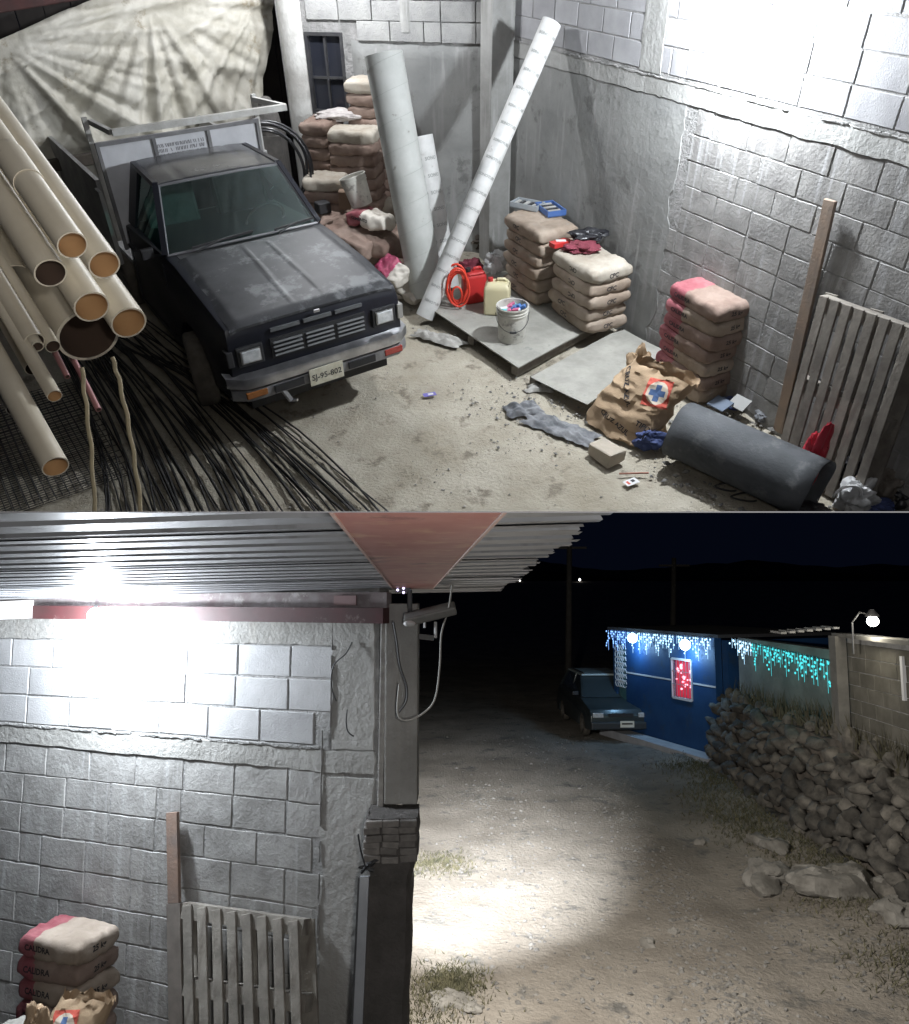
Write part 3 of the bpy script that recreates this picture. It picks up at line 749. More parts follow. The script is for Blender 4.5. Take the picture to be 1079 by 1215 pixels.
a2 = G(504, 376, .05); top2 = W(655, 26, .14)
big_tube('cardboard_tube', 'slim pale printed cardboard tube leaning steeply right across the corner', a2, top2, .098, cardw, 'SONOTUBE', wsz=.036)

# ---------------------------------------------------------------- cement bags
bagm = mat('bag_paper', (.26, .205, .16), (.36, .30, .245), scale=4, rough=.85, bump=.009, bscale=13, spots=(.30, .26, .22), sscale=7, sth=.62, spec=.08)
bagred = mat('bag_paper_red', (.22, .05, .065), (.32, .12, .13), scale=5, rough=.8, bump=.004, bscale=30)
bagwhite = mat('bag_paper_white', (.62, .58, .52), (.50, .46, .40), scale=5, rough=.8, bump=.004, bscale=30)
bagdark = mat('bag_back', (.20, .14, .115), (.28, .215, .18), scale=4, rough=.9, bump=.009, bscale=13, spec=.08)
bagpale = mat('bag_pale', (.31, .27, .22), (.42, .385, .33), scale=4, rough=.95, bump=.009, bscale=13, spec=.08)  # paler paper; on stack tops it puts lamplight into the colour
bagpink = mat('bag_pink', (.50, .06, .16), (.42, .10, .16), scale=7, rough=.6, bump=.01, bscale=15)
_bag = {}
def bag_mesh(L, Wd, H, seed, sag=.0, crumple=.01, split=None):
    k = (L, Wd, H, seed, sag, crumple, split)
    if k in _bag: return _bag[k]
    nx_, ny_, nz_ = 26, 18, 6; vs = []; fs = []; mi = []; idx = {}
    def P_(i, j, k_):
        key = (i, j, k_)
        if key in idx: return idx[key]
        x, y, z = 2*i/nx_-1, 2*j/ny_-1, 2*k_/nz_-1
        ex, ey = abs(x)**9, abs(y)**9
        zz = z*(1-.09*max(ex, ey)-.16*abs(x*y)**4)
        rx = (1-.07*z**4-.04*abs(y)**6); ry = (1-.08*z**4-.05*abs(x)**6)
        px, py, pz = x*L/2*rx, y*Wd/2*ry, zz*H/2
        s = seed*3.7
        pz += crumple*noise.noise(Vector((px*7+s, py*7, z)))+crumple*.6*noise.noise(Vector((px*19+s, py*19, z)))
        px += crumple*.8*noise.noise(Vector((py*9, pz*12+s, 1))); py += crumple*.8*noise.noise(Vector((px*9, pz*12+s, 5)))
        pz += .010*(1-abs(noise.noise(Vector((px*4+s, py*16, s)))))**6*(.4+abs(x))-.008*(1-abs(noise.noise(Vector((px*11, py*4+s, 2)))))**5
        pz -= sag*(x*x)*.5+sag*.3*y*x
        vs.append(Vector((px, py, pz))); idx[key] = len(vs)-1; return idx[key]
    def quad(a, c, d, e):
        fs.append((a, c, d, e)); xm = sum(vs[q].x for q in (a, c, d, e))/4
        mi.append(1 if (split is not None and xm > split*L) else 0)
    for i in range(nx_):
        for j in range(ny_):
            quad(P_(i, j, nz_), P_(i+1, j, nz_), P_(i+1, j+1, nz_), P_(i, j+1, nz_)); quad(P_(i, j, 0), P_(i, j+1, 0), P_(i+1, j+1, 0), P_(i+1, j, 0))
    for i in range(nx_):
        for k_ in range(nz_):
            quad(P_(i, 0, k_), P_(i+1, 0, k_), P_(i+1, 0, k_+1), P_(i, 0, k_+1)); quad(P_(i, ny_, k_), P_(i, ny_, k_+1), P_(i+1, ny_, k_+1), P_(i+1, ny_, k_))
    for j in range(ny_):
        for k_ in range(nz_):
            quad(P_(0, j, k_), P_(0, j, k_+1), P_(0, j+1, k_+1), P_(0, j+1, k_)); quad(P_(nx_, j, k_), P_(nx_, j+1, k_), P_(nx_, j+1, k_+1), P_(nx_, j, k_+1))
    b = Mb(); b.v = vs; b.f = fs; b.m = mi; me = b.mesh('bag', True)
    _bag[k] = me; return me
def bag(label, loc, rz, mats, dims=(.60, .40, .145), seed=0, text=None, tsize=.06, tilt=None, group=None, name='cement_bag', sag=0, crumple=.013, split=None, side=None):
    me = bag_mesh(*dims, seed, sag, crumple, split)
    if not isinstance(mats, (list, tuple)): mats = [mats]
    key = 'mm'+'|'.join(x.name for x in mats)
    if me.materials and [x.name for x in me.materials] != [x.name for x in mats]:
        me = me.copy()
        for i, q_ in enumerate(mats):
            if i < len(me.materials): me.materials[i] = q_
            else: me.materials.append(q_)
    m = Matrix.Translation(loc) @ Matrix.Rotation(rz, 4, 'Z')
    if tilt: m = m @ Matrix.Rotation(tilt[0], 4, 'X') @ Matrix.Rotation(tilt[1], 4, 'Y')
    t = thing(name, label, 'bag', m=m, group=group)
    place('sack', me, mats, t)
    if text:
        for (fx, where) in text:
            g = text_geo(fx, tsize, .0015)
            if where == 'front': mm = frame_m((dims[0]*(-.12 if side is None else side), -dims[1]/2-.03, 0.0), (1, 0, 0), (0, 0, 1)); dv = (0, 1, 0)
            elif where == 'flip': mm = frame_m((dims[0]*.05, -dims[1]/2-.03, 0.0), (-1, 0, 0), (0, 0, -1)); dv = (0, 1, 0)
            else: mm = frame_m((dims[0]/2+.03, 0, 0), (0, 1, 0), (0, 0, 1)); dv = (-1, 0, 0)
            decal('print', g, mm, me, dv, ink, t)
    return t
ang_w = math.atan2(XW.y, XW.x)                                # along the wall
ORD = ['bottom', 'second', 'third', 'fourth', 'fifth', 'sixth', 'seventh', 'eighth', 'ninth', 'tenth', 'eleventh', 'twelfth', 'thirteenth', 'fourteenth', 'fifteenth', 'sixteenth']
def stack(n, base, rz, mats_fn, desc, group, text_fn=None, dims=(.60, .40, .145), z0=0, jit=.012, seed=0, split=None, step=None, tsize=.06, top_extra='', side=None):
    rnd = random.Random(seed); st_ = step or dims[2]*.905
    for k in range(n):
        pos = 'bottom' if k == 0 else ('topmost' if k == n-1 else ORD[k]+' from the bottom')
        lab = f'{desc}, {pos}' + (top_extra if k == n-1 else '')
        jx, jy = rnd.uniform(-jit, jit), rnd.uniform(-jit, jit)
        bag(lab, (base[0]+jx, base[1]+jy, z0+dims[2]/2+k*st_), rz+rnd.uniform(-.04, .04), mats_fn(k), dims, seed*5+k % 4, text_fn(k) if text_fn else None, group=group, split=split, tsize=tsize, side=side)
def corner_centre(px, py, z, dims):                            # stack centre from the nearest corner of its top bag
    p = G(px, py, z); return p+WDIR*dims[0]/2+WN*dims[1]/2
D1 = (.72, .50, .145)
# red-ended stack by the wall
c = corner_centre(853, 372, .90, (.66, .42, 0))
stack(7, (c.x, c.y), ang_w, lambda k: [bagred, bagdark] if k in (1, 4, 6, 3) else [bagred, bagm], 'crimson-ended cement bag in the lone stack by the yard wall', 'bags in the crimson-ended stack',
      lambda k: [('CALIDRA', 'front'), ('25 kg', 'end')] if k != 0 else None, dims=(.66, .42, .145), seed=1, split=-.14, tsize=.05, z0=0.0, side=-.2)
# ---- plywood sheets on low pallets
sheetm = mat('plywood_sheet', (.24, .235, .21), (.36, .35, .315), scale=3, rough=.85, spots=(.24, .24, .22), sscale=6, sth=.62, bump=.003, bscale=20)
wood = mat('weathered_wood', (.14, .125, .108), (.235, .215, .185), scale=6, rough=.9, bump=.004, bscale=40, rand=.12, streak=(.16, .14, .12))
woodb = mat('brown_board', (.26, .19, .14), (.20, .16, .13), scale=6, rough=.9, bump=.003, bscale=40, streak=(.15, .12, .10))
def sheet(label, pts, z, th, bow, under=True):
    P4 = [G(px, py, z) for px, py in pts]; c = sum(P4, Vector())/4; c.z = 0
    t = thing('plywood_sheet', label, 'sheet', tuple(c)); vs = []; n = 12
    for j in range(n+1):
        for i in range(n+1):
            u, v = i/n, j/n; p = P4[0].lerp(P4[1], u).lerp(P4[3].lerp(P4[2], u), v)-c
            p.z = z+bow*(u*u+ .5*v*v*u)*.9-bow*.3+.004*noise.noise(p*3); vs.append(p)
    N0 = len(vs); fs = [(j*(n+1)+i, j*(n+1)+i+1, (j+1)*(n+1)+i+1, (j+1)*(n+1)+i) for j in range(n) for i in range(n)]
    vs += [v-Vector((0, 0, th)) for v in vs]; fs += [tuple(q+N0 for q in f)[::-1] for f in fs]
    rim = [i for i in range(n+1)]+[(n+1)*j+n for j in range(1, n+1)]+[(n+1)*n+i for i in range(n-1, -1, -1)]+[(n+1)*j for j in range(n-1, 0, -1)]
    for k in range(len(rim)): a, d = rim[k], rim[(k+1) % len(rim)]; fs.append((a, d, d+N0, a+N0))
    Mb().add(vs, fs).build('panel', sheetm, t, angle=40)
    if under:
        for k in range(6):
            q = P4[0].lerp(P4[3], (k+.4)/6)-c; r_ = P4[1].lerp(P4[2], (k+.4)/6)-c; q.z = r_.z = z-th-.012-.002
            Mb().bar(q.lerp(r_, .02), q.lerp(r_, .97), .09, .02).build('slat', wood, t)
        for k in (0.03, .5, .95):
            q = P4[0].lerp(P4[1], k)-c; r_ = P4[3].lerp(P4[2], k)-c; q.z = r_.z = (z-th-.026)/2
            Mb().bar(q.lerp(r_, .02), q.lerp(r_, .98), .08, z-th-.03).build('bearer', wood, t)
    return t
ZS = .13
sheet('flat grey plywood sheet on a low pallet under the paint bucket and jerrycan', [(506, 362), (615, 436), (722, 378), (590, 318)], ZS, .014, .0)
sheet('curled thin grey sheet lying between the bucket sheet and the torn kraft bag', [(630, 446), (697, 482), (790, 420), (738, 388)], .10, .008, .03, False)
b = Mb()
p = G(640, 462, 0); q = G(700, 500, 0)
bar_thing('timber_offcut', 'dark timber offcut under the lifted edge of the curled sheet', 'timber', G(632, 452, .04), G(744, 404, .04), .09, .08, wood)
# ---- CPC stacks
c2 = corner_centre(703, 333, .13+5*.135-.075, D1); c1 = corner_centre(641, 284, .13+6*.135-.07, D1)
cpc = lambda k: [('CPC', 'flip' if k in (3, 4, 2) else 'front'), ('CPC', 'end')]
stack(5, (c2.x, c2.y), ang_w, lambda k: [bagpale] if k == 4 else [bagm], 'tan cement bag in the stack right of the white bucket', 'bags in the five-bag stack', cpc, dims=D1, seed=2, z0=ZS+.004, jit=.02)
stack(6, (c1.x, c1.y), ang_w, lambda k: [bagm], 'tan cement bag in the stack behind the jerrycan', 'bags in the stack behind the jerrycan', lambda k: [('CPC', 'front')], dims=D1, seed=3, z0=ZS+.004, jit=.02)
# things on top of them
def top_of(c, z): return Vector((c.x, c.y, z))
zt1 = ZS+.004+.145/2+5*.135+.06; zt2 = ZS+.004+.145/2+4*.135+.06
bluep = mat('blue_plastic', (.05, .11, .30), (.07, .14, .34), scale=9, rough=.45)
greyplas = mat('grey_plastic', (.25, .28, .30), (.33, .35, .37), scale=8, rough=.5)
def tray(label, px, py, z, rz, mt, L=.34, Wd=.2, H=.05):
    p = G(px, py, z); t = thing('tool_tray', label, 'tool tray', tuple(p), rz)
    b = Mb(); b.box((0, 0, .01), (L, Wd, .02))
    for y in (-Wd/2, Wd/2): b.box((0, y, H/2+.01), (L+.01, .012, H))
    for x in (-L/2, L/2): b.box((x, 0, H/2+.01), (.012, Wd-.012, H))
    b.build('tray', mt, t)
    for k in range(5): Mb().box((-L/2+L*(k+.7)/6, 0, .035), (.03, Wd*.7, .025)).build('bit', dkmetal if k % 2 else galv, t)
tray('grey tool tray lying open on the stack behind the jerrycan', 626, 246, zt1, ang_w+.5, greyplas, .32, .18)
tray('blue tool tray on the stack behind the jerrycan', 653, 251, zt1, ang_w-.15, bluep, .34, .2)
redplas = mat('red_plastic', (.50, .03, .03), (.42, .03, .03), scale=9, rough=.4)
maroon = mat('maroon_cloth', (.18, .03, .05), (.12, .02, .03), scale=9, rough=.85)
blackbagm = mat('black_film', (.012, .012, .015), (.03, .03, .034), scale=9, rough=.35)
def crumple(name, label, cat, p, sc, mt, seed=0, nz=.5, rz=0, nu=54, nv=34, flat=True, m=None):
    b = Mb(); vs = []
    for i in range(nv+1):
        th = pi*i/nv
        for j in range(nu):
            ph = 2*pi*j/nu; v = Vector((sin(th)*cos(ph), sin(th)*sin(ph), cos(th)))
            f = 1+nz*(noise.noise(v*1.7+Vector((seed, seed*2, 0)))*.9-.1)-nz*.55*abs(noise.noise(v*3.6+Vector((0, seed, 3))))-nz*.25*abs(noise.noise(v*8+Vector((3, seed, 0))))
            v = v*f; v = Vector((v.x*sc[0], v.y*sc[1], max(v.z, -.75)*sc[2]+.75*sc[2])); vs.append(v)
    fs = [(i*nu+j, (i+1)*nu+j, (i+1)*nu+(j+1) % nu, i*nu+(j+1) % nu) for i in range(nv) for j in range(nu)]
    b.add(vs, fs); o = b.build(name, mt, loc=tuple(p), angle=50, label=label, category=cat)
    return o
crumple('rag', 'maroon cloth heaped on the five-bag stack', 'cloth', G(690, 298, zt2-.01), (.2, .14, .06), maroon, 3)
crumple('plastic_bag', 'crumpled black plastic bag on the maroon cloth beside the wall', 'plastic bag', G(698, 284, zt2+.06), (.22, .13, .06), blackbagm, 5)
bx = bar_thing('small_box', 'bright red and white box at the left edge of the five-bag stack', 'box', G(655, 291, zt2+.02), G(676, 286, zt2+.02), .1, .05, redplas)
bagpack = mat('pale_wrap', (.6, .6, .6), rough=.5)
g = Mb().bar(Vector((-.05, 0, .027)), Vector((.05, 0, .027)), .05, .006); g.build('label_strip', bagpack, bx)

# ---- paint bucket, jerrycan, red can, hose
bucketm = mat('bucket_plastic', (.62, .61, .56), (.45, .44, .40), scale=6, rough=.6, spots=(.26, .25, .23), sscale=9, sth=.60, coord='obj')
def bucket(label, p, h=.36, r0=.13, r1=.155, m=None, handle=True):
    t = thing('bucket', label, 'bucket', tuple(p)) if m is None else thing('bucket', label, 'bucket', m=m)
    Mb().lathe([(0, 0), (r0, 0), (r0*1.01, .01), (r1, h), (r1*1.0, h+.004), (r1*.965, h), (r0*.96, .02), (0, .015)], 36).build('shell', bucketm, t, angle=40)
    for z in (.78, .86, .97):
        rr = r0+(r1-r0)*z; Mb().lathe([(rr, h*z), (rr+.008, h*z), (rr+.008, h*z+.008), (rr, h*z+.008)], 36, closed=True).build('rim', bucketm, t)
    if handle:
        pts = [Vector((cos(a)*(r1+.01), -sin(a)*.10-.02*0, h*.8-sin(a)*.14-.005)) for a in [pi*i/16 for i in range(17)]]
        pts = [Vector((p_.x, -math.sqrt(max(0, (r1+.012)**2-p_.x**2)) if abs(p_.x) < r1 else 0, p_.z)) for p_ in pts]
        Mb().tube(pts, .004, 6).build('handle', dkmetal, t)
        Mb().tube(pts[7:10], .012, 8).build('grip', blackp, t)
    return t
pb = G(607, 402, ZS)+Vector((0, .0, .002))
bucket('splattered white bucket full of coloured scraps, standing on the plywood sheet', pb)
rnd = random.Random(8)
cols = [mat('scrap_teal', (.10, .38, .40), rough=.5), mat('scrap_pink', (.50, .12, .22), rough=.5), mat('scrap_white', (.6, .6, .6), rough=.5), mat('scrap_blue', (.08, .18, .42), rough=.5)]
for k in range(16):
    a, r_ = rnd.random()*6.28, rnd.random()**.5*.11
    o = bar_thing('can_scrap', 'small crushed coloured scrap in the white bucket', 'scrap', pb+Vector((cos(a)*r_-.03, sin(a)*r_, .29+rnd.random()*.03)), pb+Vector((cos(a)*r_+.03, sin(a)*r_+rnd.uniform(-.03, .03), .31+rnd.random()*.03)), .045, .03, cols[k % 4])
    o['group'] = 'scraps in the white bucket'; o['label'] = 'small crushed '+('teal', 'pink', 'white', 'blue')[k % 4]+' scrap in the white bucket'
jerrym = mat('jerrycan_plastic', (.62, .56, .36), (.55, .50, .33), scale=4, rough=.45, coord='obj')
def jerry(label, p, rz, mt, L=.27, Wd=.21, H=.36, capm=redplas):
    t = thing('jerrycan', label, 'jerrycan', tuple(p), rz)
    b = Mb(); b.add([(-L/2, -Wd/2, 0), (L/2, -Wd/2, 0), (L/2, Wd/2, 0), (-L/2, Wd/2, 0), (-L/2, -Wd/2, H*.82), (L/2, -Wd/2, H*.82), (L/2, Wd/2, H*.82), (-L/2, Wd/2, H*.82),
        (-L*.36, -Wd*.34, H*.95), (L*.40, -Wd*.34, H*.95), (L*.40, Wd*.34, H*.95), (-L*.36, Wd*.34, H*.95)],
        [(0, 3, 2, 1), (0, 1, 5, 4), (1, 2, 6, 5), (2, 3, 7, 6), (3, 0, 4, 7), (4, 5, 9, 8), (5, 6, 10, 9), (6, 7, 11, 10), (7, 4, 8, 11), (8, 9, 10, 11)])
    me = b.mesh('j'); bevel_me(me, .028, 4, 15); me.polygons.foreach_set('use_smooth', [True]*len(me.polygons)); place('body', me, mt, t)
    b = Mb(); b.tube([(-L*.05, 0, H*.93), (L*.02, 0, H*1.02), (L*.28, 0, H*1.02), (L*.36, 0, H*.93)], .016, 8); b.build('handle', mt, t, smooth=True)
    Mb().lathe([(0, 0), (.028, 0), (.028, .04), (0, .042)], 16, Matrix.Translation((-L*.27, 0, H*.93))).build('cap', capm, t)
jerry('cream jerrycan with a red cap behind the white bucket', G(590, 372, ZS)+Vector((0, .04, .002)), -.15, jerrym)
jerry('red fuel can between the red hose and the cream jerrycan', G(563, 364, ZS)+Vector((0, .16, .002)), .35, redplas, .24, .18, .36, blackp)
hosem = mat('red_hose', (.72, .06, .03), (.60, .05, .03), scale=9, rough=.45)
ph = G(543, 368, ZS); b = Mb(); pts = []
for i in range(0, 7*28+1):
    a = 2*pi*i/28; k = i/28; rr = .125+.045*sin(k*1.9+.4)*(1 if k < 4.9 else 0); pts.append(Vector((cos(a)*rr*.75+.02*sin(k*2.7), -.06+.026*k+.02*cos(a*.5+k), .02+rr*1.35+.013+sin(a)*rr*1.3)))
b.tube(pts, .011, 8)
o = b.build('hose', hosem, loc=(ph.x, ph.y+.06, ph.z), smooth=True, label='bright red hose coiled upright against the foot of the slim tube', category='hose')
clearb = mat('cloudy_film', (.38, .385, .39), (.52, .52, .52), scale=10, rough=.45)
crumple('plastic_bag', 'cloudy plastic bag tied between the red can and the cement stack', 'plastic bag', G(590, 316, ZS+.25)+Vector((0, .22, -.15)), (.14, .10, .15), clearb, 9, .6)
crumple('rag', 'dark red cloth behind the hose and the slim tube', 'cloth', G(560, 322, .25)+Vector((0, .2, -.1)), (.16, .1, .10), maroon, 11)
crumple('rubble_sack', 'dark lumpy sack on the floor in the corner behind the tubes', 'sack', G(575, 298, .0)+Vector((0, .15, 0)), (.25, .2, .13), darkwood, 13)

# ---- torn kraft bag with the emblem
kraft = mat('kraft_paper', (.46, .33, .21), (.38, .27, .17), scale=5, rough=.8, bump=.008, bscale=12)
kp = G(742, 505, 0)
km = Matrix.Translation((kp.x, kp.y, 0)) @ Matrix.Rotation(ang_w+.25, 4, 'Z')
kb = thing('torn_paper_bag', 'large crumpled kraft bag with a blue cross emblem, slumped before the crimson-ended stack', 'paper bag', m=km)
vs = []; nu, nv = 44, 34
for j in range(nv+1):
    for i in range(nu):
        a = 2*pi*i/nu; v = j/nv; ca, sa = cos(a), sin(a)
        sq = 1/max(abs(ca), abs(sa))**.55
        L_, W_ = .34-.05*v, .21-.13*v**1.5
        h = .52*v
        x = ca*L_*sq+.16*v*v; y = sa*W_*sq+.24*v**1.3; z = h
        cr = .035*abs(noise.noise(Vector((x*6, y*6+z*5, z*6))))+.02*abs(noise.noise(Vector((x*15, z*14, y*9))))
        d = Vector((ca, sa, 0)); vs.append(Vector((x, y, z+.03*noise.noise(Vector((a*2, v*3, 1)))))-d*cr*1.5+d*.03)
        if j == nv: vs[-1].z += .06*noise.noise(Vector((ca*4, sa*4, 2)))
fs = [(j*nu+i, j*nu+(i+1) % nu, (j+1)*nu+(i+1) % nu, (j+1)*nu+i) for j in range(nv) for i in range(nu)]
fs += [tuple(range(nu))]
kbo = Mb().add(vs, fs).build('sack', kraft, kb, angle=25)
km2 = kbo.data
def emblem_geo(sz, n=46):
    vs = [Vector((sz*(i/n-.5), sz*(j/n-.5), 0)) for j in range(n+1) for i in range(n+1)]; fs = []; mi = []
    for j in range(n):
        for i in range(n):
            x, y = (i+.5)/n*2-1, (j+.5)/n*2-1; r_ = math.hypot(x, y)
            if r_ > .93: mt_ = 0
            elif r_ > .84: mt_ = 0
            elif (abs(x) < .20 and abs(y) < .62) or (abs(y) < .20 and abs(x) < .62): mt_ = 2
            else: mt_ = 1
            if (abs(x) > .99 or abs(y) > .99): continue
            fs.append((j*(n+1)+i, j*(n+1)+i+1, (j+1)*(n+1)+i+1, (j+1)*(n+1)+i)); mi.append(mt_)
    return (vs, fs), mi
eg, emi = emblem_geo(.23)
printred = mat('print_red', (.55, .10, .07), rough=.8); printcream = mat('print_cream', (.60, .52, .42), rough=.8); printblue = mat('print_blue', (.07, .13, .28), rough=.8)
tilt = Vector((0, .55, .83))
mm = frame_m((.24, -.02, .44), Vector((1, 0, 0))*.95+Vector((0, 0, .2)), tilt)
decal('emblem', eg, mm, km2, (-.1, .85, -.45), [printred, printcream, printblue], kb, mi=emi, reach=.3, lift=.006)
for wd, x0, z0, rot in (('CRUZ AZUL', .0, .12, -.25), ('CRUZ AZUL', -.05, .40, -.9), ('TIPO II', .28, .18, -.2)):
    g = text_geo(wd, .06, .0015); xd = Vector((cos(rot), 0, sin(rot)))
    mm = frame_m((x0, -.25, z0), xd, Vector((-sin(rot), .3, cos(rot))))
    decal('print', g, mm, km2, (0, 1, -.15), ink, kb, reach=.3, lift=.006)
# upright torn flap of a second bag
crumple('torn_paper_bag', 'small upright torn paper bag mouth behind the bag with the cross', 'paper bag', G(757, 448, .12)+Vector((0, .08, -.10)), (.12, .10, .22), kraft, 21, .5)

# ---- stones, cloths, litter on the floor
stonem = mat('cut_stone', (.46, .40, .33), (.38, .34, .28), scale=6, rough=.9, bump=.006, bscale=30)
p = G(719, 543, 0); b = Mb(); b.box((0, 0, .055), (.27, .17, .11)); me = b.mesh('s'); bevel_me(me, .02, 2)
for v in me.vertices: v.co += Vector((noise.noise(v.co*12), noise.noise(v.co*13+Vector((3, 0, 0))), noise.noise(v.co*11+Vector((0, 5, 0)))))*.02
place('stone', me, stonem, loc=tuple(p), rz=ang_w+.1, label='pale squared stone lying in front of the torn kraft bag', category='stone')
def cloth_flat(name, label, cat, px, py, sx, sy, mt, seed, rz=0, h=.05, z=0):
    p = G(px, py, z); n = 34; vs = []; fs = []; keep = set()
    for j in range(n+1):
        for i in range(n+1):
            u, v = 2*i/n-1, 2*j/n-1; r_ = max(abs(u), abs(v)); w_ = 1+.35*noise.noise(Vector((math.atan2(v, u)*1.3, seed, 0)))
            x, y = u*sx*w_, v*sy*w_
            zz = .006+h*max(0, (1-r_**4))*(.3+1.1*abs(noise.noise(Vector((x*9+seed, y*9, 0))))+.9*abs(noise.noise(Vector((x*4+y*14, seed, 3)))))
            vs.append(Vector((x+.03*noise.noise(Vector((y*14, seed, 1))), y+.03*noise.noise(Vector((x*14, seed, 2))), zz)))
    fs = [(j*(n+1)+i, j*(n+1)+i+1, (j+1)*(n+1)+i+1, (j+1)*(n+1)+i) for j in range(n) for i in range(n)]
    return Mb().add(vs, fs).build(name, mt, loc=tuple(p), smooth=True, label=label, category=cat) if not rz else place(name, Mb().add(vs, fs).mesh(name, True), mt, loc=tuple(p), rz=rz, label=label, category=cat)
greycloth = mat('grey_cloth', (.10, .105, .115), (.24, .245, .255), scale=9, rough=.95, coord='obj')
palecloth = mat('pale_cloth', (.42, .41, .38), (.28, .27, .25), scale=9, rough=.95)
bluecloth = mat('blue_cloth', (.03, .05, .14), (.05, .07, .18), scale=6, rough=.8)
cloth_flat('rag', 'grey crumpled glove-like rag on the floor below the curled sheet', 'rag', 621, 487, .16, .10, greycloth, 2, .3, .06)
cloth_flat('rag', 'pale ragged strip of sacking at the corner of the bucket sheet', 'rag', 520, 402, .30, .09, palecloth, 5, -.55, .05)
cloth_flat('rag', 'grey flattened sacking trodden into the floor left of the torn kraft bag', 'rag', 663, 508, .36, .12, greycloth, 8, -.65, .03)
crumple('blue_bag', 'dark blue plastic bag squeezed between the torn bag and the big roll', 'plastic bag', G(770, 530, 0), (.14, .10, .10), bluecloth, 31, .5)
cloth_flat('rag', 'small pale rag under the lifted corner of the curled sheet', 'rag', 640, 462, .13, .06, palecloth, 15, 0, .05)
def card_(name, label, cat, px, py, sx, sy, mt, rz, prints=()):
    p = G(px, py, 0); b = Mb(); b.box((0, 0, .004), (sx, sy, .003)); o = place(name, b.mesh(name), mt, loc=(p.x, p.y, .006), rz=rz, label=label, category=cat)
    for (x, y, w_, h_, m2) in prints: Mb().box((x, y, .0065), (w_, h_, .001)).build('print', m2, o)
card_('sweet_wrapper', 'small purple wrapper alone on the floor before the truck', 'wrapper', 510, 469, .12, .06, mat('wrapper_violet', (.14, .12, .42), rough=.35), .3, ((.01, 0, .05, .03, bagpack),))
card_('paper_card', 'small white printed card on the floor by the squared stone', 'card', 749, 573, .12, .07, bagpack, .5, ((-.03, 0, .02, .04, printred), (.02, .005, .03, .03, ink)))
stickm = mat('stick_red', (.30, .14, .10), rough=.9)
bar_thing('stick', 'thin reddish stick on the floor just below the squared stone', 'stick', G(735, 562, .01), G(770, 561, .01), .012, .01, stickm)

# ---- the big black roll
feltm = mat('roll_felt', (.045, .05, .055), (.085, .09, .098), scale=3, rough=.75, spots=(.12, .125, .13), sscale=4, sth=.60, bump=.003, bscale=30, coord='obj')
ra, rb = G(815, 512, .24), G(962, 578, .24)
d = (rb-ra).normalized(); x = d.cross(Vector((0, 0, 1))).normalized(); y = Vector((0, 0, 1))
t = thing('felt_roll', 'large dark grey roll of roofing felt lying along the wall', 'roll', m=Matrix(((x.x, y.x, d.x, ra.x), (x.y, y.y, d.y, ra.y), (x.z, y.z, d.z, 0), (0, 0, 0, 1))))
Lr = (rb-ra).length+.10; vs = []; nu, nv = 84, 10
for j in range(nv+1):
    for i in range(nu+1):
        a = -.6+2*pi*1.12*i/nu; r_ = .245-.015*i/nu; sx = 1.04
        vs.append(Vector((cos(a)*r_*sx, .235+sin(a)*r_*.95, -.05+Lr*j/nv+.01*sin(a*3))))
N0 = len(vs); fs = [(j*(nu+1)+i, j*(nu+1)+i+1, (j+1)*(nu+1)+i+1, (j+1)*(nu+1)+i) for j in range(nv) for i in range(nu)]
o = Mb().add(vs, fs).build('sheet', feltm, t, smooth=True)
md = o.modifiers.new('s', 'SOLIDIFY'); md.thickness = .006

# ---- leaning board and leaning pallet
def lean(name, label, cat, top, bot, wd, th, mt):
    c = Vector(bot); b = Mb(); b.bar(Vector((0, 0, 0)), Vector(top)-c, wd, th, up=WN); me = b.mesh(name); bevel_me(me, .004, 1)
    o = place(name, me, mt, loc=tuple(c)); o['label'] = label; o['category'] = cat; return o
tp = W(986, 237, .06); bt = G(924, 512, 0)
lean('plank', 'tall narrow brown plank leaning on the long wall beside the slatted pallet', 'plank', tp, bt, .10, .03, woodb)
def pallet(label, TL, TR, BL_, BR, n=8, group=None, sw=.072):
    TL, TR, BL_, BR = map(Vector, (TL, TR, BL_, BR)); o = BL_.copy()
    nn = (TR-TL).cross(BL_-TL).normalized()
    if nn.dot(Vector((0, 0, CAM_H))-TL) < 0: nn = -nn
    t = thing('pallet', label, 'pallet', tuple(o))
    dn = nn
    xd = (TR-TL).normalized()
    for k in range(n):
        u = (k+.5)/n; a = TL.lerp(TR, u); c = BL_.lerp(BR, u)
        b = Mb(); b.bar(a-o+dn*.0, c-o, sw, .02, up=dn); me = b.mesh('slat'); bevel_me(me, .003, 1); place('slat', me, wood, t)
    for side in (.04, .5, .96):
        a = TL.lerp(BL_, side)-o-dn*.055; c = TR.lerp(BR, side)-o-dn*.055
        b = Mb(); b.bar(a, c, .09, .085, up=dn); b.build('bearer', wood, t)
    for u in (.03, .5, .97):
        a = TL.lerp(TR, u)-o-dn*.11; c = BL_.lerp(BR, u)-o-dn*.11
        b = Mb(); b.bar(a, c, .10, .02, up=dn); b.build('back_slat', wood, t)
    return t
PTL, PTR = W(972, 349, .16), W(1092, 392, .16)
PBL = G(938, 520, .0); PBL = Vector((PTL.x, PTL.y, 0))-WN*.16-WDIR*.17; PBR = Vector((PTR.x, PTR.y, 0))-WN*.16-WDIR*.17
pallet('weathered wooden pallet stood on end against the long wall', PTL, PTR, PBL, PBR)

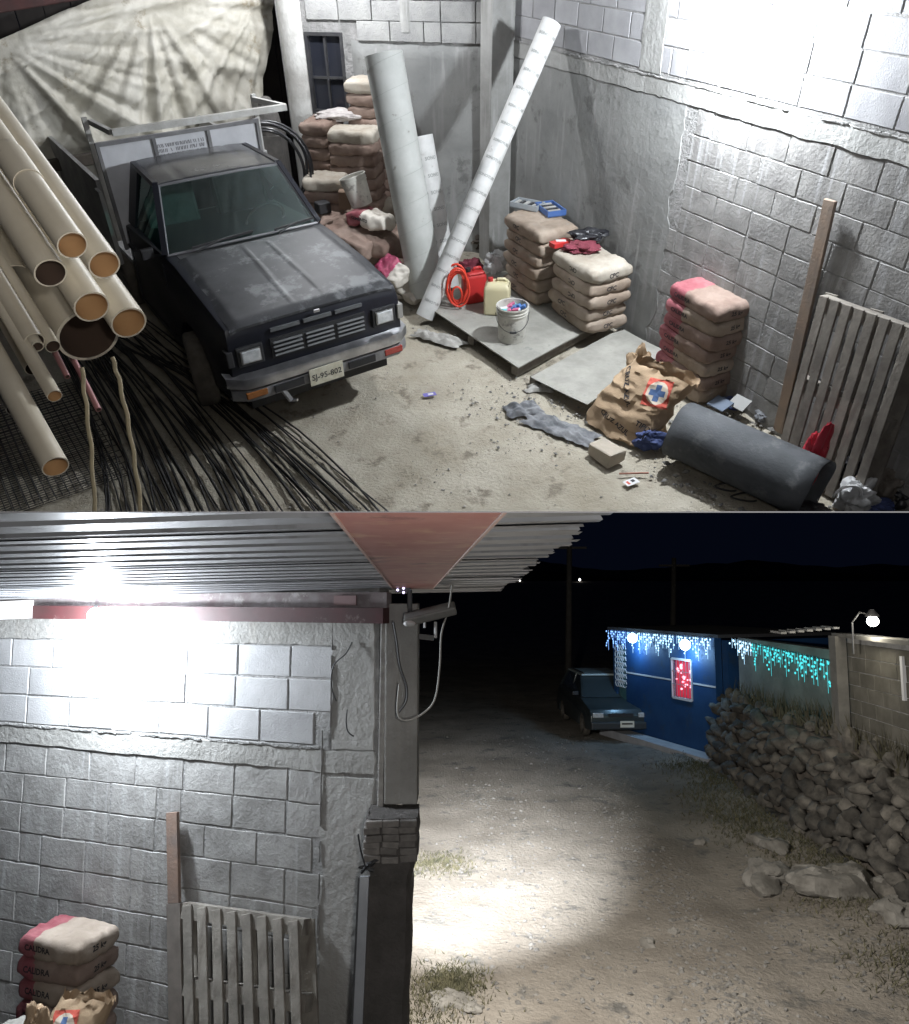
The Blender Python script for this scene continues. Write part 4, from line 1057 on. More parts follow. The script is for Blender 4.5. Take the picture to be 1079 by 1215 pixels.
# ---- debris near the wall and at the right edge
p = G(885, 492, 0)
for k, (px, py, z, sc_, mt_, lab) in enumerate(((868, 478, .04, (.16, .09, .05), bluecloth, 'dark blue lump of debris between the crimson-ended stack and the roll'), (905, 498, .0, (.09, .08, .06), greycloth, 'small grey bundle behind the middle of the roll'))):
    crumple('debris_bundle', lab, 'bundle', G(px, py, z)+Vector((0, 0, -z)), sc_, mt_, 40+k, .5)
bar_thing('slate_tile', 'tilted grey tile behind the roll at the foot of the wall', 'tile', G(872, 484, .10), G(884, 472, .16), .16, .015, mat('slate_grey', (.30, .30, .29), rough=.8))
bar_thing('slate_tile', 'blue-grey tile behind the roll next to the tilted grey tile', 'tile', G(848, 484, .10), G(862, 474, .13), .17, .015, mat('slate_blue', (.12, .15, .20), rough=.8))
_q = W(975, 516, .50); RB_ = Vector((_q.x, _q.y, 0)); RBZ = max(.1, _q.z/1.45)
crumple('plastic_bag', 'bright red plastic bag in front of the foot of the pallet', 'plastic bag', RB_, (.09, .07, RBZ), mat('red_film', (.45, .03, .05), rough=.4), 51, .6)
brownsack = mat('brown_sack', (.10, .085, .07), (.17, .15, .13), scale=7, rough=.9)
for k, (px, py, sc_, mt_, lab) in enumerate((
    (1010, 604, (.17, .13, .16), clearb, 'white plastic carrier bag at the mouth of the roll'),
    (1048, 590, (.15, .14, .17), brownsack, 'brown crumpled sack at the right edge by the pallet foot'),
    (1078, 602, (.16, .14, .15), blackbagm, 'black rubbish bag at the far right edge of the yard'),
    (1000, 566, (.14, .12, .12), blackbagm, 'black rubbish bag behind the mouth of the roll'),
    (1030, 560, (.13, .10, .10), maroon, 'dark maroon bundle under the right end of the pallet'),
    (1032, 580, (.12, .10, .12), mat('tan_sack', (.22, .18, .14), (.30, .26, .21), scale=9, rough=.9), 'tan crumpled sack between the carrier bag and the brown sack'),
    (1060, 560, (.13, .10, .13), greycloth, 'grey bundled cloth against the wall beyond the pallet foot'),
    (985, 548, (.08, .07, .07), maroon, 'small dark red bundle behind the mouth of the roll'),
    (1040, 606, (.12, .09, .07), bluecloth, 'dark blue flattened bag at the lower right corner of the yard'),
    (938, 536, (.10, .06, .06), brownsack, 'brown scrap bundle at the foot of the leaning plank'),
    (960, 610, (.16, .10, .04), blackbagm, 'flattened black film under the near side of the roll'))):
    crumple('rubbish_bag', lab, 'bag', G(px, py, 0), sc_, mt_, 60+k, .55)
hp = G(1003, 590, .16); Mb().tube([hp-hp+Vector((.10*cos(a), -.02, .10*sin(a)+.02)) for a in [pi*i/14 for i in range(15)]], .010, 6).build('bag_handle', mat('white_film', (.7, .7, .7), rough=.4), loc=tuple(hp), smooth=True, label='white loop handle sticking up from the carrier bag', category='handle')
loopm = mat('wire_coat', (.03, .03, .03), rough=.5)
for k, (px, py) in enumerate(((862, 580), (884, 592))):
    pts = [Vector((.09*cos(a)*(1+.2*k), .05*sin(a), .02+.01*sin(a*2))) for a in [2*pi*i/24 for i in range(22)]]
    Mb().tube(pts, .008, 6).build('cable_loop', loopm if k else dkmetal, loc=tuple(G(px, py, 0)), smooth=True, label=('grey' if not k else 'black')+' loop of cable on the floor before the roll, '+('left' if not k else 'right')+' of two', category='cable')
pts = []
rnd = random.Random(77)
for k in range(700):
    px, py = rnd.uniform(770, 1079), rnd.uniform(480, 606)
    if abs(py-(520+(px-806)*.444)) < 62: q = G(px, py, 0); pts.append((q.x, q.y, .0))
pebbles('rubble', pts, .006, .04, mat('rubble_grey', (.10, .10, .10), (.26, .25, .23), scale=20, rough=.9), 9)
pts = []
for k in range(500):
    px, py = rnd.gauss(655, 50), rnd.gauss(480, 30)
    q = G(px, py, 0); pts.append((q.x, q.y, .0))
pebbles('rubble', pts, .004, .022, mat('rubble_grey', (1, 1, 1)), 10)

# ---- back bag stacks and the loose pile by the truck
def wall_stack(px, py, off, desc, group, dims=(.56, .38, .14), rz=0, mt=bagdark, top=None, seed=0, minn=1):
    p = BW(px, py, off); n = max(minn, round((p.z-.02)/(dims[2]*.93)))
    z0 = 0.0
    st_ = (p.z-dims[2])/(n-1) if n > 1 else 0
    angb = math.atan2(-BWD.y, -BWD.x)
    stack(n, (p.x, p.y), angb+rz, lambda k: [top] if (top and k == n-1) else [mt], desc, group, dims=dims, seed=seed, step=st_ if n > 1 else None)
wall_stack(441, 92, .24, 'brown cement bag in the tallest stack beside the grey tube', 'bags in the tallest back stack', top=bagpale, seed=11)
wall_stack(421, 151, .62, 'brown cement bag in the middle back stack', 'bags in the middle back stack', rz=.05, top=bagpale, seed=12)
wall_stack(381, 140, .50, 'brown cement bag in the narrow stack below the window', 'bags in the narrow back stack', dims=(.36, .5, .14), rz=-.05, seed=13)
wall_stack(386, 207, .95, 'brown cement bag in the low stack nearest the truck cab', 'bags in the low stack by the cab', dims=(.48, .40, .14), rz=.1, top=bagpale, seed=14)
crumple('open_sack', 'pale open woven sack slumped on the back stacks under the window', 'sack', BW(402, 138, .40)+Vector((0, 0, -.04)), (.32, .16, .07), mat('woven_sack', (.45, .42, .40), (.33, .30, .29), scale=12, rough=.9), 71, .4)
pile = [ # px, py, z, rz, dims, mats, tilt, label
 (466, 318, .09, .3, (.62, .42, .17), [bagdark], None, 'brown bag on the floor behind the pink bag'),
 (486, 306, .09, .9, (.60, .42, .17), [bagdark], None, 'brown bag at the bottom of the pile against the grey tube'),
 (440, 300, .30, .2, (.66, .46, .22), [bagdark], None, 'brown bag buried in the middle of the loose pile'),
 (412, 300, .45, .4, (.66, .46, .22), [bagdark], None, 'brown bag low in the pile right behind the hood'),
 (415, 284, .62, -.55, (.66, .42, .20), [bagdark], (.1, .12), 'plump olive bag lying nearest the windscreen'),
 (440, 285, .58, -.5, (.62, .42, .20), [bagdark], (0, .14), 'plump bag under the red and white bag'),
 (474, 287, .42, -.6, (.56, .44, .24), [bagdark], (.15, 0), 'bulging folded bag left of the grey tube'),
 (474, 308, .24, -.5, (.58, .44, .20), [bagdark], (.1, 0), 'squashed brown bag just above the pink bag'),
 (472, 245, .62, -.3, (.50, .40, .20), [bagpale], (0, .1), 'pale bag on the back of the pile beside the grey tube'),
 (472, 258, .48, -.3, (.54, .40, .20), [bagdark], None, 'brown bag directly under the pale bag beside the grey tube'),
 (441, 259, .82, -.45, (.48, .33, .15), [bagred, bagwhite], (-.15, .10), 'red and white cement bag on top of the loose pile'),
 (408, 262, .66, .1, (.55, .4, .20), [bagdark], None, 'shaded bag between the cab and the tilted bucket'),
 (466, 320, .38, -1.0, (.40, .25, .12), [bagpink, bagwhite], (.6, .35), 'pink and white bag slumped at the front of the pile'),
 (487, 341, .16, -.9, (.40, .28, .12), [bagwhite], (.5, .2), 'grey printed bag on the floor at the foot of the tubes'),
]
for k, (px, py, z, rz, dm, ms, tl, lab) in enumerate(pile):
    p = G(px, py, z); bag(lab, tuple(p), rz, ms, dm, seed=30+k, tilt=tl, crumple=.035, sag=.04 if k > 3 else 0, split=(-.10 if k == 10 else .1 if len(ms) == 2 else None),
                    text=[('GRIS', 'front')] if k == 13 else [('CEMENTO', 'front')] if k == 10 else None, tsize=.06 if k == 13 else .045)
p = G(430, 243, .90)
bucket('dented grey-white bucket tilted on top of the loose bag pile', p, .32, .12, .145, m=Matrix.Translation(p) @ Matrix.Rotation(-.1, 4, 'X') @ Matrix.Rotation(-.28, 4, 'Y'), handle=False)
bar_thing('cardboard_box', 'small brown box standing left of the tilted bucket', 'box', G(410, 247, .80), G(410, 247, .80)+Vector((.01, 0, .20)), .14, .12, mat('box_brown', (.20, .14, .10), rough=.9))
bar_thing('toolbox', 'small black box with a grey lid by the cab side of the pile', 'box', G(376, 247, .82), G(390, 244, .82), .14, .12, blackp)
crumple('torn_paper_bag', 'pale torn bag scrap on the floor left of the slim tube foot', 'paper bag', G(482, 352, 0), (.20, .10, .10), bagwhite, 81, .6)

# ---- rebar on the floor and wire mesh
steel = mat('rebar_steel', (.028, .028, .03), (.07, .066, .062), scale=9, rough=.6, metal=.5)
def q2(p0, p1, p2, t_): return p0*(1-t_)**2+p1*2*t_*(1-t_)+p2*t_**2
rnd = random.Random(21)
for k in range(50):
    u = rnd.random()*.78
    if k < 9: u = .78+.24*rnd.random()
    s0 = G(20+150*u+rnd.uniform(-12, 12), 330+70*u+rnd.uniform(-25, 25)); s1 = G(130+190*u+rnd.uniform(-22, 22), 505-45*u+rnd.uniform(-16, 16)); s2 = G(150+340*u+rnd.uniform(-40, 30), 655-25*u+rnd.uniform(-8, 8))
    z = .008+.05*rnd.random()*(1-u*.8); n = 14
    pts = [q2(s0, s1, s2, i/n)+Vector((.01*noise.noise(Vector((i*.5, k, 0))), .01*noise.noise(Vector((i*.5, k, 5))), z+.012*noise.noise(Vector((i*.4, k, 9))))) for i in range(n+1)]
    o0 = pts[0].copy(); r_ = rnd.choice((.007, .009, .012))
    Mb().tube([p-o0 for p in pts], r_, 5).build('steel_rod', steel, loc=tuple(o0), smooth=True, label='long dark steel rod in the bundle curving over the floor from under the pipes', category='steel rod', group='steel rods on the yard floor')
b = Mb(); mo = G(20, 530, .06)
e1 = (G(110, 600, .1)-G(20, 430, .1)); e1.z = 0; e1.normalize(); e2 = Vector((-e1.y, e1.x, 0))
t = thing('wire_mesh', 'stack of welded black steel mesh lying in the lower left corner of the yard', 'wire mesh', tuple(mo))
for lay in range(3):
    b = Mb(); off = Vector((.03*lay, .05*lay, -.035*lay))
    for i in range(-9, 10): b.tube([e1*(i*.1)-e2*.6+off, e1*(i*.1)+e2*.6+off], .004, 4)
    for i in range(-6, 7): b.tube([e2*(i*.1)-e1*.9+off+Vector((0, 0, .008)), e2*(i*.1)+e1*.9+off+Vector((0, 0, .008))], .004, 4)
    b.build('mesh_sheet', steel, t)

# ---- plastic pipes overhead at the left
pvc = mat('pipe_plastic', (.58, .52, .41), (.68, .62, .51), scale=2.5, rough=.45, spots=(.38, .34, .28), sscale=6, sth=.62, coord='obj')
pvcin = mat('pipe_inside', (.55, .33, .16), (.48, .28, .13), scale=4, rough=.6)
pvcdark = mat('pipe_inside_dark', (.08, .05, .035), rough=.8)  # brown bore of the wide pipe; in other mouths, shade put into colour
magenta = mat('conduit_pink', (.42, .20, .20), rough=.5)
pd = ray(-737, -891).normalized()
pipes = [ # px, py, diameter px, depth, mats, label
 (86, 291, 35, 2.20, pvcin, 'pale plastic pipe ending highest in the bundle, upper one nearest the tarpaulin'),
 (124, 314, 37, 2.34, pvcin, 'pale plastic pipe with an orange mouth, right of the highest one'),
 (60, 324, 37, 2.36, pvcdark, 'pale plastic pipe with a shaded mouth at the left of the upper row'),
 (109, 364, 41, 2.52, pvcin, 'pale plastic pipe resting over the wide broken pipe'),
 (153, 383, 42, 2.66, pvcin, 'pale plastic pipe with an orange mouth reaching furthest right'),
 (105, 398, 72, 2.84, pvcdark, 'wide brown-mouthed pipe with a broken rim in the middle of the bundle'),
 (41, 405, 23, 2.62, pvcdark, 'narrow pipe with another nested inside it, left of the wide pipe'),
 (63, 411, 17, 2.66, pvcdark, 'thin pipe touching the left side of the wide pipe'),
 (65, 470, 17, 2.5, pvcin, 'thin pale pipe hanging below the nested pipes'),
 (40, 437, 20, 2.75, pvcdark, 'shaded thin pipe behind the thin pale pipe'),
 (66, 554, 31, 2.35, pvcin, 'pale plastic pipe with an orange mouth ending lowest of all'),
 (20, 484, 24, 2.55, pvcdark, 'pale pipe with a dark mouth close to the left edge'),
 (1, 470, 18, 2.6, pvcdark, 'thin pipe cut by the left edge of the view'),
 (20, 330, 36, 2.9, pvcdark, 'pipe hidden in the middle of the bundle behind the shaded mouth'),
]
for (px, py, dp, dep, inn, lab) in pipes:
    ed = ray(px, py)*dep                                     # ray() has unit depth along the view axis
    e = Vector((0, 0, CAM_H))+ed; ro = dp*dep/FPX/2
    far = e+pd*3.6
    t = thing('plastic_pipe', lab, 'pipe', tuple(e))
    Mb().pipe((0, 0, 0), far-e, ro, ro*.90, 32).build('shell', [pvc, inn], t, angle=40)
    if dp == 23: Mb().pipe(-pd*.03, pd*1.2, ro*.6, ro*.5, 20).build('inner_pipe', [pvc, inn], t, angle=40)
    if dp == 35: Mb().pipe(pd*.35, pd*.52, ro*1.09, ro*1.02, 32).build('socket', [pvc, inn], t, angle=40)
for k, (px, py, lab) in enumerate(((80, 447, 'short thin pink conduit under the wide pipe'), (117, 486, 'long thin pink conduit poking out lowest under the wide pipe'))):
    e = Vector((0, 0, CAM_H))+ray(px, py)*2.86; d2 = (ray(px-60, py-120)*3.1-ray(px, py)*2.86).normalized()
    o = Mb().pipe((0, 0, 0), d2*.9, .011, .008, 12).build('conduit', [magenta, pvcdark], loc=tuple(e), angle=40, label=lab, category='conduit')
ropem = mat('rope_fibre', (.40, .34, .22), (.32, .27, .18), scale=20, rough=.9)
for k, (pts_, lab) in enumerate(((((97, 436), (102, 480), (109, 540), (113, 618)), 'pale cord hanging straight down from under the wide pipe'), (((133, 424), (141, 450), (152, 500), (161, 555), (169, 618)), 'yellowish cord hanging from the broken rim of the wide pipe'))):
    pw = [Vector((0, 0, CAM_H))+ray(px, py)*(2.62+.0004*(py-420)) for px, py in pts_]
    fine = []
    for i in range(len(pw)-1):
        for s in range(6): fine.append(pw[i].lerp(pw[i+1], s/6)+Vector((.003*sin((i*6+s)*1.3), 0, 0)))
    fine.append(pw[-1]); o0 = fine[0].copy()
    Mb().tube([p-o0 for p in fine], .0075, 6).build('cord', ropem, loc=tuple(o0), smooth=True, label=lab, category='cord')
# rack that carries the pipes (outside the picture to the left)
# ---- yard roof (above the camera) gives the bounce light of a covered yard
roofm = mat('roof_sheet', (.20, .20, .21), (.26, .26, .27), scale=3, rough=.8)
b = Mb(); vs = []; fs = []; nx_ = 140
for i in range(nx_+1):
    x = -4.5+9.2*i/nx_; z = .004*(1 if (i % 4) in (1, 2) else -1)
    for y in (2.2, 12.5): vs.append((x, y, 4.35+z-.02*y))
fs = [(2*i, 2*i+1, 2*i+3, 2*i+2) for i in range(nx_)]
Mb().add(vs, fs).build('sheet_roof', roofm, label='corrugated metal roof over the yard', category='roof')

# ================================================================= LOWER VIEW: WALL END AND STREET
CUR = MBW
BM = {}
BMAT = {'clean': mat('street_block_clean', (.36, .36, .365), (.45, .45, .455), scale=3, bump=.004, bscale=90, rand=.10, rough=.92, spec=.08),
        'rough': mat('street_block_rough', (.25, .245, .235), (.37, .365, .355), scale=5, bump=.006, bscale=40, rand=.07, spots=(.38, .38, .37), sscale=11, sth=.63, rough=.95, streak=(.42, .42, .42), spec=.08),
        'std': mat('street_block_warm', (.10, .096, .082), (.15, .143, .125), scale=3, bump=.012, bscale=50, rand=.14, rough=.95, spec=.08)}
mortb = mat('street_mortar', (.23, .23, .225), (.35, .345, .34), scale=7, bump=.018, bscale=35, rough=.97, spec=.08)
concb = mat('street_concrete', (.27, .265, .25), (.38, .375, .36), scale=2.4, bump=.012, bscale=22, rough=.93, streak=(.34, .33, .31), spec=.08)
d_ = Vector((-2.8217*.994, 1, 0)).normalized(); WBD = d_; WBN = Vector((-d_.y, d_.x, 0))
if WBN.y > 0: WBN = -WBN
B0 = DB(445, 900, 4.75); B0.z = 0
def WB(s, z, off=0): return B0+WBD*s+WBN*off+Vector((0, 0, z))
def WBp(px, py, off=0):
    d = ray(px, py, True); o = Vector((0, 0, HB)); q = B0+WBN*off; t = (q-o).dot(WBN)/d.dot(WBN); return o+t*d
def zb(px, py): return WBp(px, py).z
SL = 4.6
LAMP_B = WBp(112, 752, .36)
light('wall_lamp_light', 'POINT', MBW, LAMP_B, 240, (.86, .93, 1), .06)
zband0, zband1 = (zb(200, 897)+zb(40, 886))/2, (zb(200, 872)+zb(40, 862))/2
ztop = zb(300, 740)
wb = thing('block_wall', 'grey block wall under the corrugated roof, ending at the post beside the street', 'wall', tuple(WB(2, 0)))
O_ = WB(2, 0)
def qbox(b, s0, s1, z0, z1, o0, o1, org=None, mi=0):
    org = O_ if org is None else org
    pts = [WB(s, z, o)-org for z in (z0, z1) for o in (o0, o1) for s in (s0, s1)]
    b.add(pts, [(0, 2, 3, 1), (4, 5, 7, 6), (0, 1, 5, 4), (2, 6, 7, 3), (0, 4, 6, 2), (1, 3, 7, 5)], mi)
b = Mb(); qbox(b, -.02, SL, -.2, ztop+.3, -.14, 0); b.build('mortar_bed', mortb, wb)
XS = WBD if Vector((0, 0, 1)).cross(WBD).dot(WBN) < 0 else -WBD
if XS.dot(WBD) > 0: ob = WB(0, 0)-O_; sf = lambda x: x
else: ob = WB(SL, 0)-O_; sf = lambda x: SL-x
HBk = .205
nlow = int(zband0/HBk)
lay_blocks(wb, ob+Vector((0, 0, zband0-nlow*HBk)), XS, SL, 0, nlow, 'rough', skip=lambda x, z: sf(x) < .36+.05*noise.noise(Vector((z*5, 0, 0))), H=HBk, seed=31, proud=.0035)
nup = int((ztop-.03-zband1)/HBk)
lay_blocks(wb, ob+Vector((0, 0, zband1+.01)), XS, SL, 0, nup, 'clean', skip=lambda x, z: sf(x) < .30, H=HBk, seed=37, proud=.005)
def slabB(s0, s1, z0, z1, off, name, mt, wob=.014, amp=.006, step=.05):
    ns, nz = max(5, int((s1-s0)/step)), max(5, int((z1-z0)/step)); vs = []; fs = []
    for j in range(nz+1):
        for i in range(ns+1):
            s = s0+(s1-s0)*i/ns if 1 < i < ns-1 else (s0, s0+.006)[i] if i < 2 else (s1-.006, s1)[i-ns+1]
            z = z0+(z1-z0)*j/nz if 1 < j < nz-1 else (z0, z0+.005)[j] if j < 2 else (z1-.005, z1)[j-nz+1]
            if j in (0, 1, nz-1, nz): z += wob*(noise.noise(Vector((s*4, z0 if j < 2 else z1, 1)))+.6*noise.noise(Vector((s*15, z0 if j < 2 else z1, 9))))
            if i in (0, 1, ns-1, ns): s += wob*2*(noise.noise(Vector((z*3.1, i < 2, 4)))+.6*noise.noise(Vector((z*13, i < 2, 6))))
            o = off+amp*noise.noise(Vector((s*3, z*3, 2)))+amp*.5*noise.noise(Vector((s*14, z*14, 2)))
            if i in (0, ns) or j in (0, nz): o = -.01
            vs.append(WB(s, z, o)-O_)
    for j in range(nz):
        for i in range(ns): a = j*(ns+1)+i; fs.append((a, a+1, a+ns+2, a+ns+1))
    return Mb().add(vs, fs).build(name, mt, wb, angle=32)
slabB(0, SL, zband0, zband1, .011, 'concrete_band', concb)
slabB(.0, .36, -.1, zband0-.02, .010, 'concrete_end', concb, .012, .004)
slabB(.0, .30, zband1, ztop, .011, 'concrete_end', concb, .012, .004)
slabB(0, SL, zband1+nup*HBk+.01, ztop+.06, .016, 'concrete_cap', concb)
b = Mb(); rnd = random.Random(6)
for k in range(90):
    s = rnd.uniform(0.3, SL); l = rnd.uniform(.05, .2); b.tube([WB(s+l*i/6, zband1-.002+.012*noise.noise(Vector(((s+l*i/6)*14, k*.3, 0))), .012)-O_ for i in range(7)], rnd.uniform(.003, .008), 5)
for k in range(50):
    z = rnd.uniform(.3, ztop); l = rnd.uniform(.04, .15); s0_ = (.30 if z > zband1 else .36); b.tube([WB(s0_+.015*noise.noise(Vector((z+l*i/4*3, k, 0))), z+l*i/4, .014)-O_ for i in range(5)], rnd.uniform(.003, .007), 5)
b.build('mortar_ridge', mortb, wb, kind='stuff')
# steel beam along the wall head
maroonst = mat('street_maroon_steel', (.075, .022, .024), (.055, .022, .022), scale=5, rough=.55, spots=(.22, .17, .16), sscale=6, sth=.64)
dustledge = mat('street_dusty_ledge', (.13, .10, .10), (.22, .20, .20), scale=8, rough=.9, spots=(.30, .28, .27), sscale=9, sth=.6)
zs0, zs1, zs2 = zb(300, 737), zb(300, 720), zb(300, 703)
t = thing('steel_beam', 'maroon steel beam running along the head of the block wall', 'beam', tuple(WB(2, zs0))); ob2 = WB(2, zs0)
b = Mb(); qbox(b, -.10, SL, zs0, zs1, .0, .12, ob2); b.build('flange', maroonst, t)
b = Mb(); qbox(b, -.10, SL, zs1, zs2, .0, .07, ob2); b.build('web', dustledge, t)
qb = Mb(); s_ = (WBp(404, 705)-B0).dot(WBD); s2_ = (WBp(430, 705)-B0).dot(WBD); qbox(qb, s2_, s_, zs1+.015, zs2-.02, .07, .085, ob2); qb.build('patch_plate', mat('street_patch', (.20, .13, .13), rough=.8), t)

# corrugated roof
R1, R2_, R3 = WBp(0, 713, .02), DB(592, 701, 5.3), DB(722, 612, 1.8)
rn = (R2_-R1).cross(R3-R1).normalized()
if rn.z < 0: rn = -rn
eu = (R1-R2_).normalized(); ev = rn.cross(eu).normalized()
if ev.y > 0: ev = -ev
edge = lambda v: (R3-R2_).dot(eu)*v/((R3-R2_).dot(ev))
roofB = mat('street_roof_sheet', (.40, .41, .43), (.50, .51, .53), scale=2, rough=.38, metal=.55, streak=(.34, .34, .35))
t = thing('sheet_roof', 'corrugated metal roof seen from below, its ragged edge over the street', 'roof', tuple(R2_))
pitch_ = .19; V = 5.6; ks = int(V/pitch_); rnd = random.Random(3)
for k in range(ks):
    v0 = k*pitch_-.05; j_ = rnd.uniform(-.03, .03)
    prof = [(0, 0), (.045, 0), (.065, .028), (.105, .028), (.125, 0), (.19, 0)]
    if k % 5 == 2: prof = [(0, 0), (.045, 0), (.065, .030), (.08, .030), (.10, 0), (.19, -.004)]
    vs = []; m_ = 10
    for (a, h) in prof:
        v = v0+a; ue = edge(v)+j_+(.02 if h else 0)
        for i in range(m_+1):
            u = ue+(6.0-ue)*i/m_; vs.append(ev*v+eu*u+rn*(h+.004*noise.noise(Vector((u*2, v*3, 0)))))
    fs = [(p_*(m_+1)+i, p_*(m_+1)+i+1, (p_+1)*(m_+1)+i+1, (p_+1)*(m_+1)+i) for p_ in range(len(prof)-1) for i in range(m_)]
    Mb().add(vs, fs).build('rib', roofB, t)
# red oxide beam overhead
primer = mat('street_primer_red', (.36, .11, .085), (.50, .22, .18), scale=4, rough=.42, spots=(.17, .05, .045), sscale=4, sth=.6, streak=(.52, .28, .18))
f0, f1 = DB(490, 699, 4.86), DB(496, 611, 1.13)
f1 = f0+(f1-f0)*1.2; f0z = f0+(f0-f1).normalized()*.05
t = thing('roof_beam', 'wide red oxide painted steel beam seen from below, narrowing away to the post', 'beam', tuple(f0z))
dd = f1-f0z; sd = dd.cross(Vector((0, 0, 1))).normalized(); up = sd.cross(dd).normalized()
if up.z < 0: up = -up
b = Mb(); b.bar(up*.006, dd+up*.006, .245, .012, up=up); b.build('bottom_flange', primer, t)
b = Mb(); b.bar(up*.06, dd+up*.06, .05, .10, up=up); b.build('web', primer, t)
for sg in (-1, 1):
    b = Mb(); b.bar(sd*sg*.126+up*.008, dd+sd*sg*.126+up*.008, .006, .02, up=up); b.build('flange_lip', mat('street_lip', (.55, .36, .30), rough=.4), t)

# the post: column above, broken brick pier below
pc = thing('concrete_post', 'slender concrete post between the block wall and the street, carrying the roof beam', 'post', tuple(B0))
po = B0
ct = DB(478, 735, 4.80); cb = DB(477, 945, 4.80)
b = Mb(); b.bar(Vector((cb.x, cb.y, cb.z-.02))-po, Vector((ct.x, ct.y, ct.z+.10))-po, .20, .22, up=(0, 1, 0)); me = b.mesh('c'); bevel_me(me, .01); place('shaft', me, concb, pc)
b = Mb(); b.bar(Vector((cb.x-.125, cb.y-.02, cb.z-.3))-po, Vector((ct.x-.11, ct.y-.02, ct.z))-po, .035, .16, up=(0, 1, 0))
me = b.mesh('c'); bevel_me(me, .008); place('mortar_edge', me, mat('street_pale_mortar', (.42, .41, .39), (.28, .27, .26), scale=14, rough=.95, bump=.01, bscale=25), pc)
pierm = mat('street_pier_unlit', (.07, .065, .06), (.11, .10, .095), scale=5, rough=.95, bump=.02, bscale=22)  # near-black colour stands in for the pier getting little light
b = Mb(); vs = []; nh = 26; na = 28
p0, p1 = DB(467, 962, 4.62), DB(455, 1260, 4.5)
for j in range(nh+1):
    v = j/nh; c_ = p0.lerp(p1, v); hw = .135+.012*noise.noise(Vector((v*6, 0, 0))); 
    if v < .22: hw += .012
    if v > .25: c_ = c_+Vector((-.005, 0, 0))
    for i in range(na):
        a = 2*pi*i/na; sq = 1/max(abs(cos(a)), abs(sin(a)))
        x, y = cos(a)*sq*hw, sin(a)*sq*.16
        nzv = .012*noise.noise(Vector((x*18, y*18, v*40)))*(2 if v < .2 else 1)
        vs.append(c_+Vector((x*(1+nzv*4), y, .02*noise.noise(Vector((x*20, y*20, 3))) if j == 0 else 0))-po)
fs = [(j*na+i, j*na+(i+1) % na, (j+1)*na+(i+1) % na, (j+1)*na+i) for j in range(nh) for i in range(na)]+[tuple(range(na))]
pr_ = thing('brick_pier', 'dark rough pier below the slender post, its broken top showing brick courses', 'pier', tuple(po)); b.add(vs, fs).build('shaft', pierm, pr_, angle=35)
for k in range(6):                                             # exposed broken courses on the head of the pier
    c_ = p0.lerp(p1, .02+.028*k)-po
    b = Mb(); rnd = random.Random(k)
    for q in range(3):
        b = Mb(); b.box((0, 0, 0), (.094, .05, .037)); me = b.mesh('brick'); bevel_me(me, .004, 1)
        place('brick', me, mat('street_brick', (.15, .14, .13), (.22, .205, .19), scale=20, rough=.95, rand=.2), pr_, m=Matrix.Translation(c_+Vector((-.10+.1*q+rnd.uniform(-.008, .008), -.143-rnd.random()*.022, rnd.uniform(-.004, .004)))) @ Matrix.Rotation(rnd.uniform(-.1, .1), 4, 'Y'))
# steel gate edge
ga, gb_ = DB(433, 1040, 4.42), DB(424, 1240, 4.3)
t = thing('gate_leaf', 'pale steel gate leaf seen edge on against the dark pier', 'gate', tuple(gb_))
b = Mb(); b.bar(Vector((0, 0, 0)), ga-gb_, .05, .9, up=(0, 1, 0)); 
gm = mat('street_galvanised', (.45, .47, .50), (.36, .38, .41), scale=5, rough=.4, metal=.4)
b = Mb(); b.bar(Vector((0, 0, 0)), ga-gb_, .050, .04, up=(0, 1, 0)); b.build('edge_channel', gm, t)
b = Mb(); b.bar(Vector((-.032, .02, 0)), ga-gb_+Vector((-.032, .02, -.01)), .012, .05, up=(0, 1, 0)); b.build('stile', dkmetal, t)
b = Mb(); b.tube([ga-gb_+Vector((-.02, 0, .02)), ga-gb_+Vector((.02, -.02, .07)), ga-gb_+Vector((.07, 0, .09)), ga-gb_+Vector((.03, .02, .05)), ga-gb_+Vector((-.03, 0, .05)), ga-gb_+Vector((.05, 0, .03))], .010, 6); b.build('wire_tie', blackp, t)

# security light and hanging cable on the post
sl = thing('floodlight', 'slim tilted floodlight housing fixed to the head of the post above the street', 'floodlight', tuple(DB(510, 728, 4.55)))
hc = DB(510, 728, 4.55)
b = Mb(); b.bar(DB(480, 736, 4.55)-hc, DB(541, 721, 4.55)-hc, .15, .05, up=(0, -.25, 1)); me = b.mesh('f'); bevel_me(me, .012, 2); place('housing', me, mat('street_lamp_grey', (.16, .16, .15), (.24, .24, .22), scale=8, rough=.5), sl)
b = Mb(); b.bar(DB(481, 741, 4.5)-hc, DB(541, 727, 4.5)-hc, .02, .008); b.build('bright_rim', mat('street_bright_trim', (.6, .58, .52), rough=.4), sl)
b = Mb(); b.ball(DB(486, 740, 4.47)-hc, .035, 12, 8, (1, .5, .5)); b.build('sensor', bagpack, sl, smooth=True)
b = Mb(); b.tube([DB(517, 738, 4.6)-hc, DB(517, 757, 4.6)-hc], .010, 6); b.tube([DB(504, 738, 4.6)-hc, DB(504, 745, 4.6)-hc], .008, 6); b.build('hanging_stub', bagpack, sl)
b = Mb(); b.bar(DB(497, 755, 4.62)-hc, DB(515, 757, 4.62)-hc, .05, .03); b.build('small_bracket', dkmetal, sl)
b = Mb(); b.bar(DB(486, 700, 4.7)-hc, DB(487, 732, 4.7)-hc, .03, .03); b.build('mount_arm', blackp, sl)
cabm = mat('street_cable', (.40, .39, .36), rough=.6)
